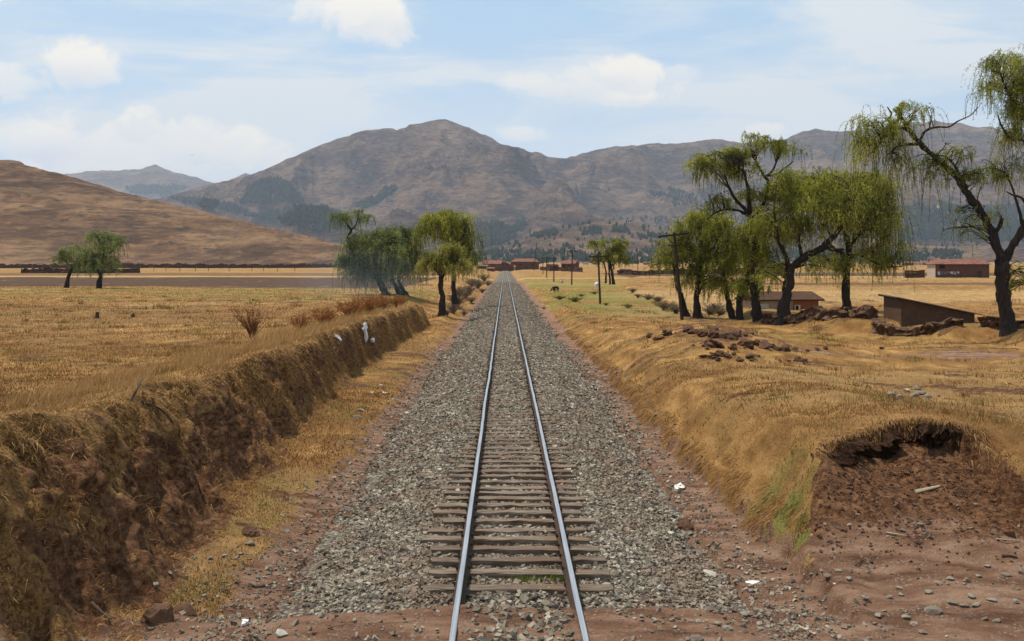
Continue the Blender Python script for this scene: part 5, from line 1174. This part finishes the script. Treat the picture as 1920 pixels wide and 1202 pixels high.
# clods
cm_ = [lump_mesh('clod', 80 + k, .30, M_clod, 3, .45, (1.1, .9, .75), 2) for k in range(7)]
cl_ = [(1252, 628, 1.0, 1), (1234, 637, 1.1, .45), (1290, 619, 1.3, .8), (1297, 626, .8, .8), (1320, 630, 1.1, 1), (1340, 632, 1.15, 1.15), (1338, 622, .9, 1), (1371, 636, 1.6, 1), (1385, 632, 1.0, 1), (1342, 650, 1.8, .7), (1330, 645, 1.2, .7), (1399, 651, 1.5, .9), (1419, 647, 1.0, 1.1), (1433, 653, 1.2, .95), (1471, 657, 1.05, 1.1),
       (1374, 655, .9, .8), (1350, 668, 1.3, .8), (1336, 672, 1.2, .5), (1364, 671, 1.0, .9), (1388, 678, 1.0, .6), (1320, 671, 1.1, .4), (1405, 672, 1.2, .4), (1497, 678, 1.1, .8), (1509, 680, .8, .7), (1457, 657, .8, .6), (1548, 656, .55, .9), (1533, 657, .5, .7), (1653, 655, .5, .8)]
cl_ += [(px + rng.normal(0, 22), py + rng.normal(0, 5), r_ * rng.uniform(.3, .6), fz) for px, py, r_, fz in cl_[:24] * 2]
for px, py, r_, fz in cl_:
    x, y_, z_ = hit(px, py); r_ *= y_ / 50 * .74
    put('clod', cm_[int(rng.integers(0, 7))], 'dark dug up earth clod on the grassy mound right of the track', 'earth clod', (x, y_, z_), rng.uniform(0, 6), (r_, r_, r_ * fz), 'earth clods on the right mound', sink=-.06)
for px, py, r_, lab in [(470, 1003, .52, 'dark round clod on the left verge beside a grey stone'), (300, 1165, .62, 'reddish earth block at the foot of the near left bank'), (352, 1155, .45, 'smaller reddish earth lump right of the block under the left bank'), (1290, 992, .5, 'dark earth lump in the ditch right of the ballast'), (1280, 985, .38, 'smaller dark earth lump in the right ditch beside the bigger one')]:
    p = hit(px, py); put('clod', cm_[int(rng.integers(0, 7))], lab, 'earth clod', p, rng.uniform(0, 6), (r_,) * 3, sink=-.03)
for k, (px, py, r_, pale) in enumerate([(1685, 745, .9, 0), (1700, 734, 1.0, 1), (1718, 730, 1.5, 0), (1727, 740, 1.3, 0), (1738, 745, 1.2, 0), (1716, 745, 1.4, 0), (1760, 744, .6, 0), (1672, 742, 1.0, 0)]):
    p = hit(px, py); put('stone', (smp if pale else sm)[k % 4], 'stone in the little heap on top of the right bank above the cut', 'stone', p, rng.uniform(0, 6), (r_,) * 3, 'heap of stones above the earth cut', sink=-.03)
# broken earth ledge of the cut, with loose crumbs under it
EL = [(5.20, 18.0), (5.34, 18.4), (5.55, 18.62), (5.85, 18.88), (6.2, 19.1), (6.6, 19.3), (7.0, 19.42), (7.4, 19.36), (7.72, 19.15), (7.92, 18.85)]
ez = 460; sE = np.linspace(0, len(EL) - 1, ez); xE = np.interp(sE, range(len(EL)), [e[0] for e in EL]); yE = np.interp(sE, range(len(EL)), [e[1] for e in EL])
tx, ty = np.gradient(xE), np.gradient(yE); l = np.hypot(tx, ty); nx_, ny_ = ty / l, -tx / l
zt_ = np.maximum(land(xE - nx_ * .16, yE - ny_ * .16), land(xE - nx_ * .28, yE - ny_ * .28) - .06); tap = S(-.5, .5, sE) * S(len(EL) - 1, len(EL) - 2.6, sE)
rows_ = []
K = 40; po_ = [-.5, -.3, -.05, .07, .13, .16, .16, .14, .11, .07, .02, -.05, -.12, -.2, -.3, -.4]; pz_ = [.005, .012, .0, -.03, -.07, -.12, -.17, -.22, -.27, -.32, -.36, -.40, -.44, -.48, -.52, -.6]
for k in range(K):
    f = k / (K - 1); prof_o = float(np.interp(f * 15, range(16), po_)); prof_z = float(np.interp(f * 15, range(16), pz_))
    nz_ = fbm(sE * 2.6, np.full(ez, f * 3.0), 4, 501) * .21 * min(1, f * 6) + (ridged(sE * 2.3, np.full(ez, f * 4.0), 5, 505, .6) - .42) * .34 * min(1, f * 6) + fbm(sE * 9, np.full(ez, f * 9.0), 4, 502, .65) * .085 * min(1, f * 6)
    oo = (prof_o + nz_) * (.08 + .92 * tap); zk = zt_ + (prof_z + .03 * fbm(sE * 3, np.full(ez, f * 2.), 2, 503)) * (.4 + .6 * tap) - .07 * (1 - tap); xk, yk = xE + nx_ * oo, yE + ny_ * oo
    if prof_o < .06 and f < .35: zk = np.minimum(zk, land(xk, yk) + (.012 if prof_o > -.1 else -.05))
    rows_.append(np.stack([xk, yk, zk], -1))
Vl = np.stack(rows_, 0); ixx = np.arange(K * ez).reshape(K, ez)
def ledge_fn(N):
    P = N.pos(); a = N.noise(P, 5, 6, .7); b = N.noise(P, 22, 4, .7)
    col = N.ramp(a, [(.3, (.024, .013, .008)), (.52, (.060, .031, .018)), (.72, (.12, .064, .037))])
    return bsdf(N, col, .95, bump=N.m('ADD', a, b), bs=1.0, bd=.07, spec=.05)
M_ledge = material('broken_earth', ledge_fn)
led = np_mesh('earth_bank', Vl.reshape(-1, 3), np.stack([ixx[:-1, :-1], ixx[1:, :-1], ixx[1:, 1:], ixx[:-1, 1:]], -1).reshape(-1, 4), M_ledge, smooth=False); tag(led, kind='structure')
m = 5200; X = rng.uniform(4.7, 9.2, m); Y = rng.uniform(15.4, 20.2, m); k = (seg_sd(X, Y, CUT) < -.05) & (rng.uniform(0, 1, m) < S(15.6, 18.5, Y + .8 * fbm(X, Y, 3, 511)) * .9 + .05); X, Y = X[k], Y[k]
rr = np.abs(rng.normal(.009, .013, len(X))) + .005; rr = np.where(rng.uniform(0, 1, len(X)) < .03, rr * 2.6, rr)
crumb = stones_mesh('earth_crumbs', X, Y, land(X, Y) + rr * .2, rr, M_clod, 9); tag(crumb, 'loose crumbs of dark earth below the cut', kind='stuff')
# sticks and boards
M_stick = material('dead_stick', lambda N: bsdf(N, N.mix(N.noise(N.obj(), 12, 4), (.030, .020, .014), (.085, .058, .040)), .9))
M_stickp = material('bleached_stick', lambda N: bsdf(N, N.mix(N.noise(N.obj(), 12, 4), (.26, .19, .12), (.50, .40, .28)), .9))
def stick(label, pts, r0, mat, name='stick', lift=.02, k=6, cat='stick'):
    W3 = [Vector(hit(px, py)) + Vector((0, 0, lift + (q[2] if len(q) > 2 else 0))) for q in pts for px, py in [q[:2]]]
    b = W3[0].copy(); m = MB(); n = len(W3); P = smooth_path([tuple(w - b) for w in W3], 4) if n > 2 else np.array([tuple(w - b) for w in W3])
    m.tube(P, np.linspace(r0, r0 * .55, len(P)), k); o = m.build(name, mat, loc=tuple(b)); tag(o, label, cat); return o
stick('broken pale board lying on the dark soil of the earth cut', [(1716, 926), (1762, 916)], .035, M_stickp, 'board', cat='board')
stick('dark stick on the road near the right edge', [(1878, 1047), (1895, 1047), (1908, 1051)], .022, M_stick)
stick('thin pale stick on the road at the right edge, above the dark stick', [(1868, 1014), (1911, 1016)], .012, M_stickp)
stick('pale curved stick on the road at the bottom right of the crossing', [(1498, 1179), (1515, 1186), (1528, 1194)], .014, M_stickp)
stick('pale stick beside the pinkish stone on the road ramp', [(1662, 1001), (1700, 1008)], .012, M_stickp)
stick('thin twig on the road below the green grass of the right bank', [(1604, 1064), (1620, 1056), (1632, 1078)], .012, M_stick)
stick('dark forked twig on the left road edge', [(468, 1098), (485, 1104), (512, 1096)], .018, M_stick)
stick('dark curved branch poking up from the face of the near left bank', [(265, 770, .10), (300, 790, .18), (325, 815, .12), (342, 842, .04)], .020, M_stick)
stick('short dark snag on the crest of the near left bank', [(245, 757, .02), (262, 741, .16), (268, 733, .24)], .024, M_stick)
stick('dark root hanging down the left bank beside dry stalks', [(345, 870, .05), (365, 905, .06), (385, 950, .03)], .022, M_stick)
stick('black stick at the foot of the left bank near the bottom edge', [(172, 1150, .03), (205, 1172, .03)], .022, M_stick)
# stumps in the left field
for px, py, h, lab in [(182, 597, .36, 'dark square stump standing in the left field'), (249, 595, .24, 'smaller pointed stump right of the square one in the left field')]:
    x, y_, z_ = hit(px, py); m = MB(); w = .13
    m.tube([(0, 0, -.1), (.01, 0, h * .6), (.03, 0, h)], [w, w * .85, w * (.8 if h > .3 else .3)], 7); o = m.build('stump', M_stick, loc=(x, y_, z_)); tag(o, lab, 'stump')
# ------------------------------------------------------------------ shrubs
def twigs(n, h, spread, r, nb=3, k=3, thick=.006):
    paths = []
    for _ in range(n):
        a = r.uniform(0, 6.283); b = r.uniform(.05, 1) * spread; L = h * r.uniform(.55, 1.05)
        P = np.array([(r.normal(0, .05), r.normal(0, .05), -.05), (math.cos(a) * b * .35, math.sin(a) * b * .35, L * .45), (math.cos(a) * b * .8, math.sin(a) * b * .8, L * .8), (math.cos(a) * b * 1.05, math.sin(a) * b * 1.05, L)])
        P = smooth_path(P, 2); paths.append((P, np.linspace(thick * 1.4, thick * .6, len(P))))
        for _ in range(nb):
            q = P[int(r.integers(2, len(P)))]; d = r.normal(0, 1, 3); d[2] = abs(d[2]) * .8; d /= np.linalg.norm(d); l = L * r.uniform(.12, .3)
            paths.append((np.array([q, q + d * l * .6, q + d * l + [0, 0, .03 * l]]), np.array([thick, thick * .8, thick * .5])))
    return paths
M_rust = material('rusty_brush', lambda N: bsdf(N, N.mix(N.island(), (.14, .050, .018), (.36, .165, .06)), .9, spec=.05))
M_scrub = material('grey_scrub', lambda N: bsdf(N, N.mix(N.island(), (.085, .060, .042), (.21, .155, .11)), .9, spec=.05))
M_weed = material('dead_weed', lambda N: bsdf(N, N.mix(N.island(), (.10, .038, .016), (.25, .115, .05)), .9, spec=.05))
def tuft_leaves(paths, n, size, r):
    A = np.concatenate([p[0][1:] for p in paths]); C = A[r.integers(0, len(A), n)] + r.normal(0, size * 1.2, (n, 3)); C = C[C[:, 2] > .02]; n = len(C)
    D = r.normal(0, 1, (n, 3)); D /= np.linalg.norm(D, axis=1)[:, None]; X_ = np.cross(D, r.normal(0, 1, (n, 3))); X_ /= np.linalg.norm(X_, axis=1)[:, None]; s_ = size * r.uniform(.5, 1.3, n)[:, None]
    return np.stack([C - D * s_, C + X_ * s_ * .35, C + D * s_, C - X_ * s_ * .35], 1).reshape(-1, 3), np.arange(n * 4).reshape(-1, 4)
def shrub(name, label, cat, p, h, spread, mat, nst, nleaf, lsz, seed, group=None, thick=.009, leafname='foliage'):
    r = np.random.default_rng(seed); t = thing(name, label, cat, p, 0, group); pa = twigs(nst, h, spread, r, thick=thick)
    V, Fc = tubes(pa, 3); np_mesh('stems', V, Fc, mat, t)
    if nleaf: V, Fc = tuft_leaves(pa, nleaf, lsz, r); o_ = np_mesh(leafname, V, Fc, mat, t); tag(o_, None, None, None, 'stuff')
    return t
x, y_, z_ = hit(474, 640)
shrub('dry_weed', 'tall dry weed with brown seed heads on the crest of the left bank', 'weed', (x, y_, z_), 1.15, .75, M_weed, 60, 420, .028, 5, thick=.010, leafname='seed_heads')
def copy_tree(o):
    c = o.copy(); COL.objects.link(c)
    for ch in o.children:
        d_ = ch.copy(); COL.objects.link(d_); d_.parent = c
    return c
pro = []
for k, (yy, xx, sc) in enumerate([(44, -8.2, .8), (47.5, -7.9, .9), (51, -8.4, 1.0), (54, -7.7, 1.0), (57.5, -8.1, 1.15), (61, -7.6, 1.0), (64, -8.3, 1.1), (67, -7.5, 1.0), (70, -8.0, 1.05), (73.5, -7.4, .95), (77, -7.3, .8)]):
    p = (xx, yy, float(gz(xx, yy)[0])); lab = 'rust brown dry brush growing along the far crest of the left bank'
    if k < 2: t = shrub('dry_bush', lab, 'bush', p, 1.0, .75, M_rust, 70, 1100, .045, 20 + k, 'dry brush on the left bank crest', thick=.010); pro.append(t)
    else: t = copy_tree(pro[k % 2]); t.location = p
    t.scale = (sc, sc, sc * rng.uniform(.75, 1)); t.rotation_euler = (0, 0, rng.uniform(0, 6))
pro = []
for k, (px, py, sc) in enumerate([(850, 588, 1.0), (858, 574, 1.4), (838, 592, .6), (884, 568, .8), (880, 552, 1.5), (870, 592, .5), (904, 550, .9), (896, 541, 1.7), (872, 560, 1.1), (915, 536, 1.2), (862, 556, 1.6), (886, 538, 1.9), (908, 528, 2.0)]):
    p = hit(px, py); lab = 'leafless grey brown scrub on the slope left of the rails, past the bank'
    if k < 2: t = shrub('bare_shrub', lab, 'shrub', p, .85, 1.1, M_scrub, 90, 700, .05, 40 + k, 'bare scrub left of the far rails', thick=.011); pro.append(t)
    else: t = copy_tree(pro[k % 2]); t.location = p
    t.scale = (sc, sc, sc); t.rotation_euler = (0, 0, rng.uniform(0, 6))
pro = []
for k, (px, py, sc) in enumerate([(1215, 562, 1.0), (1232, 566, .9), (1246, 582, 1.3), (1262, 580, .8), (1196, 558, .7), (1330, 590, .9), (1350, 592, .9), (1186, 549, .9), (1340, 585, 1.1), (1268, 588, 1.0)]):
    p = hit(px, py); lab = 'bare grey brown scrub in the ditch under the right hand willows'
    if k < 2: t = shrub('bare_shrub', lab, 'shrub', p, .6, 1.0, M_scrub, 80, 600, .05, 50 + k, 'bare scrub in the right ditch', thick=.011); pro.append(t)
    else: t = copy_tree(pro[k % 2]); t.location = p
    t.scale = (sc, sc, sc); t.rotation_euler = (0, 0, rng.uniform(0, 6))
M_gbush = material('green_tussock', lambda N: bsdf(N, N.mix(N.island(), (.07, .085, .02), (.19, .18, .055)), .8, spec=.05))
pro = []
for k, (px, py, sc) in enumerate([(1078, 566, 1.0), (1050, 562, .9), (1115, 552, .7), (1090, 556, .6), (1020, 580, .4), (885, 571, .4), (1178, 578, .7), (1040, 545, .6), (1136, 573, .5)]):
    p = hit(px, py); lab = 'low green tussock on the pasture right of the rails' if px > 900 else 'small dark green plant at the left edge of the ballast'
    if k < 1: t = shrub('tussock', lab, 'tussock', p, .45, .9, M_gbush, 90, 900, .05, 60, 'green tussocks on the pasture', thick=.010); pro.append(t)
    else: t = copy_tree(pro[0]); t.location = p; t['label'] = lab
    if px < 900: del t['group']
    t.scale = (sc * 1.4, sc, sc); t.rotation_euler = (0, 0, rng.uniform(0, 6))
# ------------------------------------------------------------------ litter
M_plastic = material('white_plastic', lambda N: bsdf(N, N.mix(N.noise(N.obj(), 7, 4), (.55, .53, .50), (.80, .78, .75)), .5, spec=.3))
def rag(label, px, py, outline, scale, seed, name='plastic_bag', th=.05, dz=0.0, out=0.0):
    x, y_, z_ = hit(px, py); r = np.random.default_rng(seed); m = MB(); n = len(outline)
    V, Fs = [], []; P = np.array(outline, float) * scale; c = P.mean(0)
    rings = [(1.0, 0), (.75, -th), (.35, -th * 1.5)]
    for f, d in rings: V += [(c[0] + (q[0] - c[0]) * f, d + r.normal(0, th * .45), c[1] + (q[1] - c[1]) * f) for q in P]
    V.append((c[0], -th * 1.6, c[1])); V += [(q[0], .03, q[1]) for q in P]; nb = 3 * n + 1
    for a in range(2): Fs += [(a * n + i, a * n + (i + 1) % n, (a + 1) * n + (i + 1) % n, (a + 1) * n + i) for i in range(n)]
    Fs += [(2 * n + i, 2 * n + (i + 1) % n, 3 * n) for i in range(n)] + [(nb + i, nb + (i + 1) % n, (i + 1) % n, i) for i in range(n)]
    m.add(V, Fs); o = m.build(name, M_plastic, loc=(x + out, y_ - .05, z_ + dz)); tag(o, label, 'litter'); return o
rag('white plastic rag with an upright tip caught on the left bank crest', 684, 642, [(-.02, -.05), (.10, -.08), (.18, .15), (.14, .40), (.10, .52), (.15, .68), (.10, .88), (.02, .95), (-.06, .88), (-.04, .72), (-.10, .66), (-.20, .72), (-.22, .62), (-.12, .45), (-.02, .38), (.04, .2)], .9, 1, dz=.05)
rag('small white scrap on the left bank below the white rag', 691, 640, [(-.08, -.1), (.1, -.1), (.12, .08), (.0, .14), (-.1, .06)], 1.0, 2, dz=-.1, out=.18)
rag('narrow white scrap on the dark bank face left of the white rag', 632, 636, [(-.22, .10), (-.1, .16), (.08, .08), (.2, -.1), (.16, -.14), (.02, .0), (-.14, .08)], 1.0, 3, dz=.0)
rag('crumpled white plastic bag in the ditch right of the ballast', 1273, 915, [(-.14, -.05), (.12, -.06), (.16, .06), (.04, .16), (-.05, .10), (-.14, .08)], .75, 4, th=.08)
rag('flat white scrap at the road edge right of the crossing', 1409, 1092, [(-.18, -.03), (.0, -.05), (.16, -.03), (.18, .04), (.02, .05), (-.15, .03)], .62, 5, th=.06)
rag('little pinkish white wrapper on the left road edge', 459, 1168, [(-.05, -.03), (.05, -.04), (.06, .05), (-.02, .06)], .9, 6, th=.04, name='wrapper')
rag('pale scrap of plastic lying among gravel at the left ballast edge', 720, 737, [(-.1, -.03), (.1, -.04), (.12, .03), (-.06, .06)], .9, 7, th=.04)
# ------------------------------------------------------------------ animals, person, bird
def skinned(name, verts, edges, rad, mat, loc, rz=0, parent=None, sub=2):
    me = bpy.data.meshes.new(name); me.from_pydata(verts, edges, []); me.update()
    o = bpy.data.objects.new(name, me); COL.objects.link(o); me.materials.append(mat)
    if parent: o.parent = parent
    else: o.location = loc; o.rotation_euler = (0, 0, rz)
    md = o.modifiers.new('skin', 'SKIN'); 
    for sv, r_ in zip(me.skin_vertices[0].data, rad):
        sv.radius = (r_, r_) if np.isscalar(r_) else r_; sv.use_root = False
    me.skin_vertices[0].data[0].use_root = True
    s_ = o.modifiers.new('sub', 'SUBSURF'); s_.levels = s_.render_levels = sub
    me.polygons.foreach_set('use_smooth', [True] * len(me.polygons))
    return o
def quad(name, label, cat, p, rz, sc, col, col2, mane):
    # body along x, head at +x, grazing
    B = [(0, 0, 1.05), (-.42, 0, 1.08), (-.72, 0, 1.02), (.42, 0, 1.04), (.68, 0, 1.10), (.98, 0, .92), (1.20, 0, .60), (1.36, 0, .30), (1.46, 0, .14)]
    rB = [.27, .26, .19, .27, .19, .14, .11, .10, .06]; E = [(0, 1), (1, 2), (0, 3), (3, 4), (4, 5), (5, 6), (6, 7), (7, 8)]
    for sx in (-1, 1):                               # hind legs with high knee and hock
        b = len(B); B += [(-.60, sx * .13, .82), (-.52, sx * .15, .64), (-.70, sx * .15, .42), (-.66, sx * .15, .10), (-.62, sx * .15, 0.0)]; rB += [.15, .10, .055, .04, .055]; E += [(2, b), (b, b + 1), (b + 1, b + 2), (b + 2, b + 3), (b + 3, b + 4)]
    for sx in (-1, 1):
        b = len(B); B += [(.50, sx * .13, .78), (.48, sx * .14, .46), (.50, sx * .14, .12), (.53, sx * .14, 0.0)]; rB += [.12, .06, .042, .055]; E += [(3, b), (b, b + 1), (b + 1, b + 2), (b + 2, b + 3)]
    for sx in (-1, 1):
        b = len(B); B += [(1.16, sx * .07, .74), (1.14, sx * .09, .86)]; rB += [.035, .018]; E += [(6, b), (b, b + 1)]
    b = len(B); B += [(-.86, 0, .95), (-.92, 0, .55)]; rB += [.06, .05]; E += [(2, b), (b, b + 1)]
    t = thing(name, label, cat, p, rz)
    mt = material('animal_hide', lambda N: bsdf(N, N.mix(N.noise(N.obj(), 4, 4), col, col2), .85, spec=.1))
    o = skinned('body', B, E, rB, mt, None, parent=t)
    t.scale = (sc,) * 3; return t
p = hit(1120, 543); quad('horse', 'white horse grazing on the pasture behind a thin pole', 'horse', p, R(62), .95, (.52, .50, .47), (.70, .68, .64), None)
p = hit(1042, 548); quad('donkey', 'small black donkey grazing near the ditch right of the rails', 'donkey', p, R(215), .66, (.012, .010, .010), (.035, .028, .024), None)
# seated person
p = hit(1053, 531); t = thing('person', 'person in white top and dark blue skirt sitting on the pasture', 'person', p, R(25))
M_skin = material('skin', lambda N: bsdf(N, (.24, .13, .085), .6)); M_top = material('white_cloth', lambda N: bsdf(N, (.62, .62, .62), .9)); M_skirt = material('blue_cloth', lambda N: bsdf(N, (.045, .06, .15), .9)); M_hair = material('black_hair', lambda N: bsdf(N, (.010, .009, .008), .6))
Bv = [(0, 0, .14), (0, 0, .32), (0, -.03, .50), (0, -.04, .58), (0, -.06, .66), (0, -.07, .76)]; Rv = [.17, .14, .13, .06, .085, .09]; Ev = [(0, 1), (1, 2), (2, 3), (3, 4), (4, 5)]
for sx in (-1, 1):
    b = len(Bv); Bv += [(sx * .19, -.03, .50), (sx * .24, -.12, .30), (sx * .10, -.34, .26)]; Rv += [.06, .05, .04]; Ev += [(2, b), (b, b + 1), (b + 1, b + 2)]
    b = len(Bv); Bv += [(sx * .14, -.34, .30), (sx * .13, -.60, .10), (sx * .13, -.72, .05)]; Rv += [.09, .06, .05]; Ev += [(0, b), (b, b + 1), (b + 1, b + 2)]
    for q in range(5):
        b2 = len(Bv); hx = sx * (.10 - .03 + .015 * q); Bv += [(hx, -.40, .25 - .003 * q)]; Rv += [.009]; Ev += [(b - 1, b2)]
body = skinned('body', Bv, Ev, Rv, M_skin, None, parent=t)
top_ = skinned('blouse', [(0, 0, .22), (0, 0, .36), (0, -.03, .51), (-.19, -.03, .49), (-.24, -.12, .31), (.19, -.03, .49), (.24, -.12, .31)], [(0, 1), (1, 2), (2, 3), (3, 4), (2, 5), (5, 6)], [.17, .155, .145, .075, .065, .075, .065], M_top, None, parent=t)
sk_ = skinned('skirt', [(0, 0, .12), (0, -.10, .17), (-.13, -.36, .26), (.13, -.36, .26), (-.13, -.52, .14), (.13, -.52, .14)], [(0, 1), (1, 2), (1, 3), (2, 4), (3, 5)], [.21, .19, .12, .12, .10, .10], M_skirt, None, parent=t)
hr = skinned('hair', [(0, -.02, .60), (0, -.01, .70), (0, -.05, .82)], [(0, 1), (1, 2)], [.06, .085, .085], M_hair, None, parent=t)
# bird
t = thing('bird', 'tiny dark bird flying in the sky before the left clouds', 'bird', at(360, 291, 95))
M_bird = material('dark_feathers', lambda N: bsdf(N, (.02, .018, .018), .8))
m = MB(); m.tube([(-.13, 0, -.01), (-.06, 0, 0), (.03, 0, .01), (.10, 0, .0), (.16, 0, .0)], [.012, .035, .04, .025, .006], 8); m.build('body', M_bird, t, smooth=True)
for sgn in (-1, 1):
    m = MB(); V = [(-.05, sgn * .02, .015), (.06, sgn * .02, .015), (.07, sgn * .15, .08), (-.02, sgn * .15, .075), (.0, sgn * .30, .03)]
    m.add(V + [(x, y, z - .008) for x, y, z in V], [(0, 1, 2, 3), (3, 2, 4), (8, 7, 6, 5), (9, 7, 8), (0, 5, 6, 1), (1, 6, 7, 2), (2, 7, 9, 4), (4, 9, 8, 3), (3, 8, 5, 0)]); m.build('wing', M_bird, t)
t.rotation_euler = (0, 0, R(-75)); t.scale = (.6, .6, .6)
# ------------------------------------------------------------------ haze
hz = MB().box(-16000, 16000, -300, 16500, -12, 1750)
M_haze = bpy.data.materials.new('haze'); M_haze.use_nodes = True
ht = M_haze.node_tree; ht.nodes.clear(); NH = NT(ht)
pv = NH.n('ShaderNodeVolumePrincipled', {'Color': (.73, .83, 1.0), 'Density': 4.3e-5, 'Anisotropy': .2})
ht.links.new(pv.outputs[0], NH.n('ShaderNodeOutputMaterial').inputs['Volume'])
hzo = hz.build('haze', M_haze); tag(hzo, kind='stuff')
hzo['label'] = 'pale blue haze over the valley'

# thin smoke drifting through the left clump of willows
M_smoke = bpy.data.materials.new('smoke'); M_smoke.use_nodes = True
st_ = M_smoke.node_tree; st_.nodes.clear(); NS = NT(st_)
st_.links.new(NS.n('ShaderNodeVolumePrincipled', {'Color': (.62, .80, 1.0), 'Density': .0055, 'Anisotropy': .2}).outputs[0], NS.n('ShaderNodeOutputMaterial').inputs['Volume'])
for px, py, Y, sx_, sy_, sz_ in [(676, 520, 112, 6.5, 4, 3.0), (650, 532, 110, 7.5, 3, 1.6)]:
    bm = bmesh.new(); bmesh.ops.create_icosphere(bm, subdivisions=4, radius=1.0)
    me = bpy.data.meshes.new('smoke'); bm.to_mesh(me); bm.free(); me.materials.append(M_smoke)
    o = bpy.data.objects.new('smoke', me); COL.objects.link(o); o.location = at(px, py, Y); o.scale = (sx_, sy_, sz_)
    tag(o, 'thin bluish smoke drifting by the dull green willows', kind='stuff')
